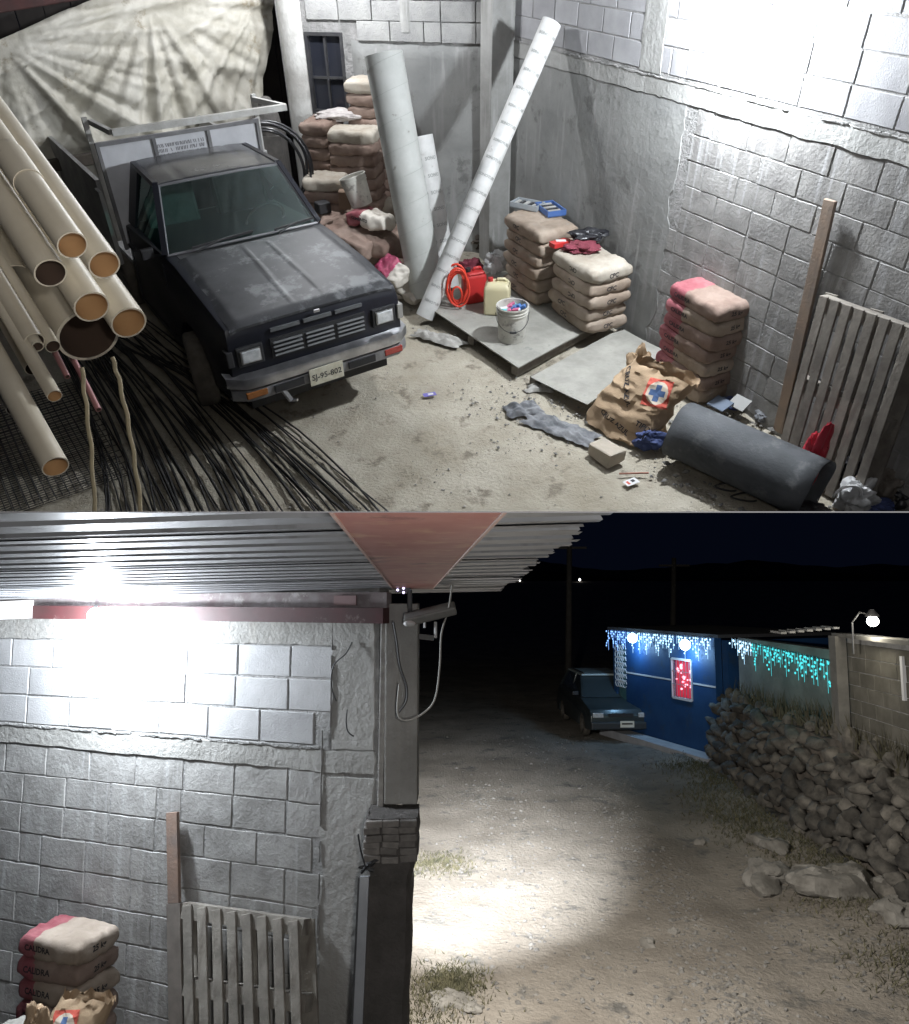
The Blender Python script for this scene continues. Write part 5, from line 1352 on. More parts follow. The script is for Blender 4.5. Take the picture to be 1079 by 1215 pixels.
def spline(P_, n=8):
    out = []; P_ = [P_[0]]+P_+[P_[-1]]
    for i in range(1, len(P_)-2):
        for s in range(n):
            t_ = s/n; a, b_, c, d = P_[i-1:i+3]
            out.append(.5*((2*b_)+(c-a)*t_+(2*a-5*b_+4*c-d)*t_*t_+(3*b_-a-3*c+d)*t_**3))
    return out+[P_[-2]]
def cableB(pts, dep, r, mt, lab, name='cable'):
    P_ = [DB(x, y, dep) for x, y in pts]; o0 = P_[0].copy()
    Mb().tube([p-o0 for p in spline(P_)], r, 6).build(name, mt, loc=tuple(o0), smooth=True, label=lab, category='cable')
cableB([(538, 682), (536, 700), (532, 724), (524, 752), (522, 790), (516, 830), (500, 848), (482, 855), (472, 846), (474, 812)], 4.5, .006, cabm, 'pale cable looping from the red beam down below the floodlight and back up the post')
cableB([(467, 738), (471, 760), (475, 790), (483, 815), (482, 833), (473, 846), (472, 852)], 4.52, .006, mat('street_cable_dark', (.06, .06, .06), rough=.6), 'dark cable dropping from the beam end along the face of the post')
cableB([(418, 762), (410, 776), (396, 790), (393, 812), (399, 832)], WBp(405, 790, .05).y, .004, dkmetal, 'thin dark wire stapled to the blocks near the wall end')
cableB([(412, 842), (411, 856), (413, 868), (420, 874)], WBp(415, 860, .05).y, .004, dkmetal, 'short hooked wire hanging on the wall below the stapled wire')
cableB([(425, 990), (428, 1008), (434, 1030)], 4.35, .005, dkmetal, 'short wire above the gate leaf')
# indicator lights of the small camera on the beam
t = thing('camera_unit', 'small bracketed camera with violet indicator lights under the end of the red beam', 'camera', tuple(DB(478, 702, 4.6))); hc2 = DB(478, 702, 4.6)
b = Mb(); b.bar(DB(470, 700, 4.6)-hc2, DB(487, 700, 4.6)-hc2, .05, .03); b.bar(DB(486, 703, 4.6)-hc2, DB(486, 722, 4.6)-hc2, .02, .02); b.build('body', dkmetal, t)
b = Mb()
for (x, y) in ((472, 700), (479, 698), (479, 703)): b.ball(DB(x, y, 4.55)-hc2, .008, 6, 4)
b.build('indicator', emis('indicator_violet', (.75, .65, 1), 3), t)
# street floodlight
light('street_flood_light', 'SPOT', MBW, DB(520, 748, 5.02), 11500, (.93, .96, 1), .05, target=GB(538, 1025), spot_size=R(46), spot_blend=1)
light('street_flood_spill', 'SPOT', MBW, DB(520, 748, 5.02), 1500, (1, .95, .88), .05, target=GB(650, 1050), spot_size=R(132), spot_blend=.8)
# lit box and bulb on the wall
tb = thing('wall_lamp', 'glaring white bulb under the steel beam on the block wall', 'lamp', tuple(WBp(112, 745)))
o3 = WBp(112, 745)
Mb().ball(LAMP_B-o3+Vector((0, 0, .12)), .05, 16, 10).build('bulb', lampm, tb, smooth=True)
b = Mb(); b.tube([Vector((0, 0, .1)), LAMP_B-o3+Vector((0, 0, .18))], .012, 6); b.build('bracket', dkmetal, tb)
p = WBp(10, 726, .16); t = thing('batten_light', 'white box light at the left end of the steel beam', 'light', tuple(p))
b = Mb(); b.bar(WBp(-30, 726, .16)-p, WBp(33, 723, .16)-p, .10, .13); b.build('case', emis('batten_glow', (.95, .97, 1), 1.3), t)

# bag stack, torn bag, plank and pallet by the wall (again as seen from here)
angB = math.atan2(XS.y, XS.x)
def WBc(px, py, z, off):
    d = ray(px, py, True); t_ = (z-HB)/d.z; return Vector((0, 0, HB))+t_*d
bagkB = mat('street_bag_red', (.22, .05, .065), (.32, .12, .13), scale=5, rough=.8, bump=.004, bscale=30)
bagtB = mat('street_bag_tan', (.27, .22, .175), (.37, .31, .255), scale=4, rough=.85, bump=.004, bscale=30)
bagtB2 = mat('street_bag_brown', (.21, .15, .125), (.29, .225, .19), scale=4, rough=.9, bump=.006, bscale=24)
q = WBp(85, 1094, .30); ztopb = q.z
nB = 10; stB = .132; z0B = ztopb-.03-.145-(nB-1)*stB+.0725*0
stack(nB, (q.x, q.y), angB, lambda k: [bagkB, bagtB2] if k in (8, 6, 5, 3) else [bagkB, bagtB], 'crimson-ended cement bag in the lower view stack beside the plank', 'bags in the street-side stack',
      lambda k: [('CALIDRA', 'front'), ('25 kg', 'end')], dims=(.50, .36, .142), seed=6, split=-.20, tsize=.05, z0=max(0, z0B), step=stB, side=-.15)
kp = WBp(68, 1200, .75); kp = kp
km = Matrix.Translation((kp.x, kp.y, kp.z-.42)) @ Matrix.Rotation(angB+.1, 4, 'Z')
kb2 = thing('torn_paper_bag', 'kraft bag with blue cross emblem at the bottom left of the lower view', 'paper bag', m=km)
kob = place('sack', km2.copy(), None, kb2); kob.scale = (.55, .6, .85)
mm = frame_m((.04, -.14, .40), Vector((1, 0, .15)), Vector((0, .45, .8)))
mecopy = kob.data
for v in mecopy.vertices: v.co = Vector((v.co.x*.55, v.co.y*.6, v.co.z*.85))
kob.scale = (1, 1, 1)
decal('emblem', emblem_geo(.17)[0], mm, mecopy, (-.05, .85, -.4), [printred, printcream, printblue], kb2, mi=emi, reach=.3, lift=.006)
p = WBp(50, 1190, .95); crumple('torn_paper_bag', 'small torn paper bag mouth, bottom left of the lower view', 'paper bag', p+Vector((-.02, 0, -.28)), (.08, .07, .17), kraft, 22, .5)
crumple('sheet_scrap', 'pale grey sheet scrap in the lower left corner under the torn bags', 'scrap', WBp(18, 1222, .9)+Vector((0, 0, -.12)), (.22, .2, .08), sheetm, 24, .3)
pw0, pw1 = WBp(205, 964, .05), WBp(211, 1260, .20)
woodB = mat('street_brown_board', (.24, .16, .12), (.18, .14, .12), scale=6, rough=.9, bump=.003, bscale=40)
o = thing('plank', 'tall narrow brown plank leaning on the wall left of the street-side pallet', 'plank', tuple(pw1))
dpl = (pw0-pw1); Mb().bar(dpl*.62, dpl, .085, .028, up=WBN).build('upper_length', woodB, o, label='redder upper end of the plank'); Mb().bar(Vector((0, 0, 0)), dpl*.618, .105, .03, up=WBN).build('lower_length', mat('street_grey_board', (.16, .14, .125), (.24, .215, .19), scale=6, rough=.9), o)
wood_keep = wood; wood = mat('street_weathered_wood', (.17, .155, .135), (.29, .27, .235), scale=6, rough=.9, bump=.004, bscale=40, rand=.12, streak=(.15, .13, .11))
T0, T1 = WBp(214, 1073, .15), WBp(358, 1094, .15)
pallet('weathered pallet stood on end against the wall beside the pier, lower view', T0, T1, WBp(218, 1280, .40), WBp(365, 1300, .40), n=8, sw=.064)

# ---------------------------------------------------------------- street ground
road = mat('road_dirt', (.185, .165, .14), (.28, .255, .22), scale=.9, bump=.035, bscale=18, spots=(.13, .125, .115), sscale=2.2, sth=.60, rough=.96, spec=.08)
def sh(x, y):                                                  # ground height
    z = .05*fbm((x*.35, y*.35, 3), 3)+.015*fbm((x*2.2, y*2.2, 1), 3)+.006*noise.noise(Vector((x*11, y*11, 2)))
    z -= .05*math.exp(-((x-(1.2+.06*y))/.35)**2)+.04*math.exp(-((x-(2.7+.06*y))/.3)**2)
    bank = max(0, min(1, (x-(3.4+.02*y))/1.2)); z += bank*.10*(1+noise.noise(Vector((x*1.5, y*1.2, 8))))*(1 if y < 17 else .3)
    if y > 40: z += min(6, (y-40)**2*.0006)
    return z-.03
rows, cols = 300, 210; vs = []; y = 3.2
ys = []
while y < 420: ys.append(y); y *= 1.0155 if y < 60 else 1.06
for y in ys:
    for i in range(cols+1):
        u = -0.75+1.65*i/cols; x = u*y*1.02+.2*(1-abs(u)); vs.append((x, y, sh(x, y)))
fs = [(j*(cols+1)+i, j*(cols+1)+i+1, (j+1)*(cols+1)+i+1, (j+1)*(cols+1)+i) for j in range(len(ys)-1) for i in range(cols)]
me = bpy.data.meshes.new('street_ground'); me.from_pydata(vs, [], fs); me.polygons.foreach_set('use_smooth', [True]*len(fs)); place('street_ground', me, road, kind='structure')
roadstone = mat('road_stone', (.09, .086, .08), (.18, .173, .16), scale=14, rough=.95)
rnd = random.Random(15); pts = []
while len(pts) < 9000:
    y = 5.5+14*rnd.random()**1.7; x = rnd.uniform(-.3, .58*y)
    dns = .12+.9*max(0, noise.noise(Vector((x*.7, y*.35, 4))))+.9*math.exp(-((x-(1.95+.06*y))/.3)**2)
    if rnd.random() < dns: pts.append((x, y, sh(x, y)+.002))
pebbles('gravel', pts, .004, .042, roadstone, 17)
def rock(px, py, r_, sc_, label, seed, mt=None):
    p = GB(px, py, .05); b = Mb(); b.ball((0, 0, r_*sc_[2]*.25), r_, 30, 20, sc_, nz=.55, seed=seed)
    for v_ in b.v: v_ += Vector((1, 1, .8))*r_*(.16*noise.noise(v_*5/r_*.5)+.08*noise.noise(v_*11/r_*.6)); me = b.mesh('rock', False); me.polygons.foreach_set('use_smooth', [True]*len(me.polygons)); me.set_sharp_from_angle(angle=R(24))
    place('rock', me, mt or boulder, loc=(p.x, p.y, sh(p.x, p.y)), rz=seed, label=label, category='rock')
boulder = mat('boulder', (.12, .112, .098), (.22, .21, .19), scale=4, rough=.95, bump=.02, bscale=14)
rock(908, 1040, .34, (1.2, .8, .5), 'pale flat boulder, nearest the road of the pair below the stone wall', 1)
rock(912, 1002, .26, (1.3, .8, .4), 'lower boulder just behind the pale flat boulder', 2)
rock(990, 1057, .40, (1.3, .8, .5), 'broad rounded boulder at the foot of the bank right of the pale flat one', 3)
rock(1050, 1060, .22, (1, .8, .7), 'grey rock beside the right edge of the street view', 4)
rock(1068, 1095, .25, (1, .9, .6), 'rock at the right edge below the grey rock', 5)
rock(1035, 985, .22, (1.3, .8, .6), 'yellowish rock at the foot of the stone wall', 6)
rock(833, 990, .12, (1.3, .9, .5), 'small pale stone on the verge before the stone wall', 7)
rock(768, 1106, .09, (1, .8, .6), 'small whitish stone on the road among the gravel', 8)
rock(535, 1178, .16, (1.4, .8, .3), 'flat pale stone in the grass patch by the pier', 9)
rock(563, 1190, .08, (1, .8, .5), 'small stone right of the flat pale stone in the grass', 10)
rock(800, 1095, .06, (1, .8, .6), 'tiny stone right of the whitish stone on the road', 12)
# grass
grassm = mat('street_grass', (.045, .046, .024), (.11, .10, .055), scale=6, rough=.9)
def grass(name, label, centres, seed):
    rnd = random.Random(seed); b = Mb()
    for (cx, cy, sx, sy, n, hh) in centres:
        for k in range(n):
            x, y = rnd.gauss(cx, sx), rnd.gauss(cy, sy); z = sh(x, y); a = rnd.random()*6.28; h = hh*rnd.uniform(.4, 1.2); w_ = .004+.002*cy/8
            dx, dy = cos(a)*w_, sin(a)*w_; lx, ly = rnd.gauss(0, h*.5), rnd.gauss(0, h*.5)
            b.add([(x-dx, y-dy, z), (x+dx, y+dy, z), (x+lx*.5+dx*.6, y+ly*.5+dy*.6, z+h*.6), (x+lx, y+ly, z+h)], [(0, 1, 2), (0, 2, 3)])
    return b.build(name, grassm, kind='stuff', label=label, category='grass')
g1, g2, g3 = GB(535, 1165), GB(520, 1020), GB(500, 1200)
grass('grass', 'thin grass patches beside the pier and along the verge', [(g1.x, g1.y, .16, .16, 1500, .06), (g2.x, g2.y, .25, .2, 1100, .05), (g3.x, g3.y, .25, .3, 900, .06)]+
      [(4.0+rnd.random()*1.2+.02*y_, y_, .30, .35, 420, .07) for y_ in [6.5+.5*i for i in range(20)]], 3)

# ---------------------------------------------------------------- dry stone wall
SX = 5.0
sw_ = thing('stone_wall', 'rough dry stone wall with upright crest stones, along the right side of the street', 'wall', (SX+.3, 12, 0))
fillm = mat('wall_fill', (.07, .06, .05), (.14, .12, .10), scale=6, rough=1, bump=.03, bscale=10)
vs = []; n = 40
def sx_at(y): return 5.05+.035*(y-8)+.15*noise.noise(Vector((y*.5, 0, 0)))
def top_at(y): return 1.42+.16*noise.noise(Vector((y*1.1, 3, 0)))
for i in range(n+1):
    y = 5.6+10.8*i/n; x = sx_at(y); h = top_at(y)-.08
    vs += [(x-.10-SX-.3, y-12, -.2), (x+.36-SX-.3, y-12, h), (x+1.3-SX-.3, y-12, h+.1), (x+1.6-SX-.3, y-12, -.2)]
fs = [(4*i+k, 4*(i+1)+k, 4*(i+1)+k+1, 4*i+k+1) for i in range(n) for k in range(3)]
Mb().add(vs, fs).build('rubble_core', fillm, sw_)
stmats = [mat('wall_stone', (.04, .037, .032), (.12, .11, .095), scale=5, rough=.95, bump=.02, bscale=14, rand=.5)]
protos = []
for k in range(9):
    b = Mb(); b.ball((0, 0, 0), .5, 10, 7, (1, .8, .85), nz=.6, seed=k+20); me = b.mesh('stone', True); me.materials.append(stmats[0]); protos.append(me)
rnd = random.Random(44); cnt = 0
for r_ in range(8):
    y = 5.8+rnd.random()*.2
    while y < 16.3 and cnt < 292:
        l = rnd.choice((.16, .24, .3, .42, .55))*rnd.uniform(.85, 1.15)*(1 if y < 11 else 1.1); h = rnd.uniform(.14, .27); z = .08+r_*.195+rnd.uniform(-.06, .06)
        if z < top_at(y)-.05:
            x = sx_at(y)-.12+z*.32+.05*noise.noise(Vector((y*2, z*3, 0)))
            m = Matrix.Translation((x-SX-.3+rnd.uniform(-.04, .03), y+l/2-12, z)) @ Matrix.Rotation(pi/2+rnd.uniform(-.3, .3), 4, 'Z') @ Matrix.Rotation(rnd.uniform(-.3, .3), 4, 'Y') @ Matrix.Diagonal((l*1.08, .30, h*1.15, 1))
            place('stone', protos[rnd.randrange(9)], None, sw_, m=m); cnt += 1
        y += l*.98
b = Mb(); rnd = random.Random(9)                                # upright stones and dry stalks of the crest
for k in range(120):
    y = 5.8+10.4*rnd.random(); x = sx_at(y)+.36+rnd.random()*.4; h = rnd.uniform(.06, .17)
    b.ball((x-SX-.3, y-12, top_at(y)+h*.1), 1, 7, 5, (rnd.uniform(.05, .12), rnd.uniform(.05, .13), h), nz=.8, seed=k)
b.build('crest_stones', stmats[0], sw_, kind='stuff')
b = Mb()
for k in range(1600):
    y = 6+10*rnd.random(); x = sx_at(y)+.36+rnd.random()*.7; h = rnd.uniform(.1, .5); z = top_at(y)-.05; lx, ly = rnd.gauss(0, .12), rnd.gauss(0, .12)
    b.add([(x-.014, y, z), (x+.014, y, z), (x+lx, y+ly, z+h)], [(0, 1, 2)])
b.build('dry_plants', mat('dry_stalk', (.05, .048, .03), (.09, .08, .05), scale=5, rough=.95), kind='stuff', label='dry weeds along the crest of the stone wall', category='weeds')

# ---------------------------------------------------------------- blue house
hA, hBp = GB(730, 868), GB(853, 905)                            # front base line, far end and near end
hdir = (hBp-hA).normalized(); hn = Vector((hdir.y, -hdir.x, 0))
if hn.x > 0: hn = -hn                                           # towards the street
HL = (hBp-hA).length; HH = 2.58
bluew = mat('house_blue', (.007, .040, .125), (.013, .058, .16), scale=1.5, rough=.6, bump=.004, bscale=9, spots=(.02, .05, .11), sscale=2.5, sth=.62)
whitet = mat('house_white', (.55, .56, .58), rough=.7)
hs = thing('blue_house', 'single storey blue house hung with icicle lights, red glowing window and two bright lamps', 'house', m=Matrix(((hdir.x, -hn.x, 0, hA.x), (hdir.y, -hn.y, 0, hA.y), (0, 0, 1, 0), (0, 0, 0, 1))))
det = Matrix(((hdir.x, -hn.x), (hdir.y, -hn.y)))
hm = hs.matrix_world.copy(); hinv = (MBW.inverted() @ hm).inverted()
def hu(px, py):                                                 # facade coordinates (along, height) from a picture point
    d = ray(px, py, True); o = Vector((0, 0, HB)); t_ = (hA-o).dot(hn)/d.dot(hn); p = hinv @ (o+t_*d); return p.x, p.z
w0, wt = hu(799, 785); w1, wb_ = hu(821, 829)
zw1, zw0 = hu(810, 784)[1], hu(810, 828)[1]; wx0, wx1 = hu(799, 805)[0], hu(821, 808)[0]
dx0, dx1 = hu(732, 800)[0], hu(743, 800)[0]
dzt = hu(738, 765)[1]
b = Mb()
def fb(b, x0, x1, z0, z1, y0=0, y1=.18, mi=0): b.box(((x0+x1)/2, (y0+y1)/2, (z0+z1)/2), (x1-x0, y1-y0, z1-z0), mi=mi)
fb(b, 0, dx0, -.2, HH); fb(b, dx1, wx0, -.2, HH); fb(b, wx1, HL, -.2, HH); fb(b, dx0, dx1, dzt, HH); fb(b, wx0, wx1, -.2, zw0); fb(b, wx0, wx1, zw1, HH)
b.build('front_wall', bluew, hs)
b = Mb(); b.box((-.09+.0, 1.69, HH/2-.05), (.17, 3, HH)); b.build('far_wall', bluew, hs)
b = Mb(); b.box((HL+.09, 1.69, HH/2-.05), (.17, 3, HH)); b.build('near_wall', bluew, hs)
b = Mb(); b.box((HL/2, 1.6, HH+.04), (HL+.36, 3.3, .07)); b.build('roof', mat('house_roof_unlit', (.04, .04, .045), rough=.9), hs)  # dark roof colour stands in for no light falling on it
b = Mb(); zl = hu(820, 819)[1]; zl = hu(770, 803)[1]
for (a, c) in ((dx1+.02, wx0-.06), (wx1+.06, HL)): fb(b, a, c, zl, zl+.035, -.012, -.001)
b.build('white_line', whitet, hs)
wn = Mb()
for (a, c, d, e) in ((wx0-.03, wx0, zw0-.03, zw1+.03), (wx1, wx1+.03, zw0-.03, zw1+.03), (wx0, wx1, zw0-.05, zw0), (wx0, wx1, zw1, zw1+.05)): fb(wn, a, c, d, e, -.03, .06)
fr = wn.build('window', whitet, hs)
b = Mb(); fb(b, wx0, wx1, zw0, zw1, .08, .085); b.build('pane', mat('lit_curtain', (.3, .03, .05), (.5, .06, .08), scale=6, emit=(1, .03, .09), estr=.38), fr)
rnd = random.Random(2); b = Mb()
for k in range(26): b.ball((rnd.uniform(wx0+.05, wx1-.05), .05, rnd.uniform(zw0+.1, zw1-.1)), rnd.uniform(.014, .035), 6, 4)
b.build('fairy_light', emis('fairy_pink', (1, .35, .45), 3.0), fr, kind='stuff')
for k in range(6):
    x = wx0+(wx1-wx0)*(k+.5)/6; b = Mb(); b.tube([(x, -.02, zw0), (x, -.02, zw1)], .007, 5); b.build('bar', greyp, fr)
for z in (.35, .7): b = Mb(); b.tube([(wx0, -.03, zw0+(zw1-zw0)*z), (wx1, -.03, zw0+(zw1-zw0)*z)], .007, 5); b.build('bar', greyp, fr)
dr = Mb(); fb(dr, dx0+.02, dx1-.02, -.1, dzt-.02, .06, .10); dro = dr.build('door', mat('door_teal', (.05, .14, .16), (.08, .19, .20), scale=5, rough=.6), hs)
b = Mb()
for k in range(4):
    for j in range(7):
        x = dx0+(dx1-dx0)*(k+.5)/4; z = 1.25+(dzt-1.35)*j/6; c_ = [(x+.09*cos(a), -.01, z+.09*sin(a)) for a in [2*pi*i/10 for i in range(10)]]; b.tube(c_, .012, 4)
b.build('ironwork', whitet, dro)
b = Mb(); b.box((HL/2+.1, -.24, .05), (HL+.2, .44, .18)); b.build('sidewalk', mat('sidewalk_paint', (.33, .34, .37), (.42, .43, .46), scale=4, rough=.85), hs)
for k, (px, py) in enumerate(((759, 757), (822, 765))):
    x, z = hu(px, py); lp = Vector((x, -.20, min(z, HH-.10)))
    wp_ = MBW.inverted() @ (hm @ lp)
    t = thing('porch_lamp', ('left' if k == 0 else 'right')+' of the two blue-white lamps glaring under the eave of the blue house', 'lamp', tuple(wp_))
    b = Mb(); b.ball((0, 0, 0), .12, 14, 10); b.build('bulb', emis('porch_glow', (.45, .75, 1), 12), t, smooth=True)
    b = Mb(); b.bar((0, 0, .10), (.20, .02, .14), .03); b.build('bracket', dkmetal, t)
    light('porch_light', 'POINT', MBW, wp_+hn*.10+Vector((0, 0, -.22)), 30, (.35, .65, 1), .08)
# icicle strings
def icicles(label, P0, P1, n, c0, c1, seed, bx_):
    rnd = random.Random(seed); t = thing('icicle_lights', label, 'string lights', tuple(P0)); ln = P1-P0
    b = Mb(); b.tube([ln*(i/20)+Vector((0, 0, -.02*abs(sin(i*1.3)))) for i in range(21)], .008, 4); b.build('wire', dkmetal, t)
    for k in range(n):
        f = (k+rnd.uniform(.2, .8))/n; m_ = rnd.choice((2, 3, 4, 6, 7)); b = Mb(); col_ = c0 if f < bx_ else c1
        for j in range(m_):
            p = ln*f+Vector((rnd.uniform(-.05, .05), rnd.uniform(-.08, .08), -.04-.06*j+rnd.uniform(-.01, .01)))
            b.ball(p, .016, 5, 3, (1, 1, 1.4))
        b.tube([ln*f, ln*f+Vector((0, 0, -.06-.066*m_))], .003, 3)
        b.build('strand', col_, t)
icb = emis('icicle_blue', (.22, .45, 1), 2.6); icw = emis('icicle_white', (.45, .75, 1), 2.6); ict = emis('icicle_teal', (.06, .62, .66), 1.6)
E0 = MBW.inverted() @ (hm @ Vector((-.15, -.06, HH+.0))); E1 = MBW.inverted() @ (hm @ Vector((HL, -.06, HH)))
icicles('blue-white icicle lights along the eave of the blue house', E0, E1, 42, icb, icw, 3, .25)
ZA, ZB = 15.6, 11.5
Y0, Y1 = DB(868, 757, ZA), DB(1006, 788, ZB)
icicles('teal icicle lights along the wall between the blue house and the block building', Y0, Y1, 40, icw, ict, 4, .22)
for f in (.2, .5, .8):
    light('string_glow', 'POINT', MBW, Y0.lerp(Y1, f)+Vector((-.25, -.05, -.15)), 3.0, (.1, .8, .85), .25)
# rendered yard wall under the teal lights
yd = (Y1-Y0); yd.z = 0; L_ = yd.length; yd.normalize(); yn = Vector((-yd.y, yd.x, 0))
if yn.x > 0: yn = -yn
t = thing('yard_wall', 'rendered grey wall washed teal by the icicle lights above the stone wall', 'wall', (Y0.x, Y0.y, 0))
b = Mb(); q0 = Vector((0, 0, 0))-yn*.18; b.add([q0+yd*a+yn*o_+Vector((0, 0, z)) for z in (0, 2.62) for o_ in (-.2, 0) for a in (-.1, L_+.1)], [(0, 2, 3, 1), (4, 5, 7, 6), (0, 1, 5, 4), (2, 6, 7, 3), (0, 4, 6, 2), (1, 3, 7, 5)])
b.build('render_face', mat('yard_render', (.11, .11, .10), (.16, .16, .145), scale=2, rough=.95, bump=.01, bscale=12), t)
# block building at the right edge
K0 = DB(1010, 880, 11.3); K0.z = 0; K1 = DB(1110, 880, 9.2); K1.z = 0
kd = (K1-K0).normalized(); kn = Vector((kd.y, -kd.x, 0))
if kn.x > 0: kn = -kn
KH = DB(1012, 756, 11.3).z
t = thing('block_building', 'block building at the right edge lit by the street lamp on its corner', 'building', tuple(K0))
KL = (K1-K0).length; b = Mb(); b.add([kd*a+kn*o_+Vector((0, 0, z)) for z in (0, KH) for o_ in (-.2, 0) for a in (0, KL)], [(0, 2, 3, 1), (4, 5, 7, 6), (0, 1, 5, 4), (2, 6, 7, 3), (0, 4, 6, 2), (1, 3, 7, 5)]); b.build('mortar_bed', mortb, t)
XK = kd if Vector((0, 0, 1)).cross(kd).dot(kn) < 0 else -kd
lay_blocks(t, Vector((0, 0, 1.0)) if XK.dot(kd) > 0 else kd*KL+Vector((0, 0, 1.0)), XK, KL, 0, int((KH-1.03)/.2), 'std', seed=51, proud=.010)
b = Mb(); b.bar(Vector((-.12, 0, 0)), Vector((-.12, 0, KH+.02)), .16, .2); b.build('corner_post', mat('street_post_dark', (.10, .098, .09), (.15, .145, .135), scale=4, rough=.95), t)
b = Mb(); q = kd*.0+Vector((0, 0, KH+.03)); b.bar(q-kd*.1, q+kd*KL, .3, .05); b.build('coping', mat('street_post_dark', (.1, .1, .1)), t)
b = Mb()
for i in range(7): b.bar(Vector((-.9+.13*i, .0, KH+.06+.012*i)), Vector((-.85+.13*i, .5, KH+.06+.012*i)), .08, .03)
b.build('roof_tile', mortb, t, kind='stuff')
mb_ = Mb(); q = DB(1079, 805, 9.75)-K0; mb_.box(tuple(q+kn*.03-kd*.0), (.12, .05, .55)); mb_.build('meter_box', whitet, t)
lc = DB(1036, 737, 10.6)
t = thing('street_lamp', 'single bright street lamp on a short arm above the block building', 'street lamp', (lc.x, lc.y, lc.z))
b = Mb(); b.ball((0, 0, 0), .075, 12, 8); b.build('bulb', emis('street_bulb', (1, .98, .9), 25), t, smooth=True)
b = Mb(); b.tube([(.0, .02, .08), (-.15, .05, .12), (-.26, .05, -.02), (-.26, .05, -.45)], .012, 6); b.lathe([(.03, .16), (.09, .09), (.10, .06)], 12); b.build('arm', dkmetal, t)
light('street_lamp_light', 'POINT', MBW, lc+Vector((-.30, -.45, -.1)), 32, (1, .93, .75), .1)

# ---------------------------------------------------------------- parked hatchback
cg = GB(738, 879); cp = mat('car_paint', (.040, .052, .056), (.055, .066, .070), scale=2, rough=.28, spec=.6, metal=.3, coord='obj')
cglass = mat('car_glass', (.04, .052, .058), rough=.06, spec=.8)
fw = Vector((.07, -1, 0)).normalized(); xx = Vector((0, 0, 1)).cross(fw)*-1
xx = fw.cross(Vector((0, 0, 1)))
cr_ = thing('parked_car', 'dark teal hatchback with a pale roof parked nose-on beside the blue house', 'car', m=Matrix(((xx.x, fw.x, 0, cg.x), (xx.y, fw.y, 0, cg.y), (0, 0, 1, 0), (0, 0, 0, 1))))
ar1 = arch(-.78, .33, .22)[::-1]; ar2 = arch(-3.1, .33, .22)[::-1]
poly = [(-.02, .25), (.0, .45), (-.02, .58), (-.12, .70), (-1.05, .90), (-3.5, .93), (-3.72, .80), (-3.78, .45), (-3.7, .22)]+ar2+ar1[0:]
poly = [(-.02, .25), (.0, .45), (-.02, .60), (-.14, .72), (-1.05, .90), (-3.5, .93), (-3.72, .80), (-3.78, .45), (-3.7, .22)]+ar2+ar1
def cc(v): k = 1-max(0, v.z-.5)*.12-max(0, v.y+.5)*.12; return Vector((v.x*k, v.y, v.z))
b = Mb(); b.prism(poly, -.80, .80, fn=cc); me = b.mesh('b'); bevel_me(me, .03, 3, 30); me.polygons.foreach_set('use_smooth', [True]*len(me.polygons)); me.set_sharp_from_angle(angle=R(40)); place('body', me, cp, cr_)
pts8 = [(-.70, -1.0, .90), (.70, -1.0, .90), (.70, -3.62, .92), (-.70, -3.62, .92), (-.55, -1.72, 1.36), (.55, -1.72, 1.36), (.54, -3.25, 1.37), (-.54, -3.25, 1.37)]
b = Mb(); b.add(pts8, [(0, 1, 5, 4), (1, 2, 6, 5), (2, 3, 7, 6), (3, 0, 4, 7), (4, 5, 6, 7)]); me = b.mesh('g'); bevel_me(me, .02, 2); place('window_glass', me, cglass, cr_)
b = Mb(); b.box((0, -2.47, 1.39), (1.12, 1.62, .05)); me = b.mesh('r'); bevel_me(me, .02, 2); place('roof', me, mat('car_roof', (.30, .36, .36), (.36, .42, .42), scale=3, rough=.35), cr_)
for s in (-1, 1):
    for (i, j) in ((0, 4), (3, 7)):
        a, c = Vector(pts8[i]), Vector(pts8[j]); a.x *= -s; c.x *= -s; b = Mb(); b.bar(a, c, .05, .05); b.build('pillar', cp, cr_)
    a, c = Vector((s*.665, -2.35, .91)), Vector((s*.555, -2.35, 1.37)); b = Mb(); b.bar(a, c, .07, .03); b.build('pillar', cp, cr_)
    b = Mb(); b.box((s*.56, .0-.02, .60), (.26, .05, .11)); me = b.mesh('l'); bevel_me(me, .015); place('headlight', me, lensm, cr_)
    b = Mb(); b.box((s*.84, -1.2, .98), (.16, .07, .1)); me = b.mesh('l'); bevel_me(me, .02); place('mirror', me, blackp, cr_)
    b = Mb(); b.bar((s*.50, -1.65, 1.44), (s*.50, -3.2, 1.44), .03, .03); b.build('roof_bar', dkmetal, cr_)
b = Mb(); b.box((0, -.005, .60), (.60, .04, .08)); b.build('grille', blackp, cr_)
b = Mb(); b.box((0, .0, .36), (1.5, .16, .17)); me = b.mesh('bp'); bevel_me(me, .03); place('bumper', me, mat('car_bumper', (.03, .035, .04), rough=.5), cr_)
b = Mb(); b.box((-.12, .086, .40), (.34, .012, .15)); pl2 = b.build('number_plate', mat('car_plate', (.62, .60, .52), rough=.5, emit=None), cr_)
b = Mb(); b.box((-.12, .094, .41), (.26, .004, .035)); b.build('plate_print', ink, pl2)
for (x, y) in ((.70, -.78), (-.70, -.78), (.70, -3.1), (-.70, -3.1)): wheel('wheel', x, y, 0, cr_, .28, .17)

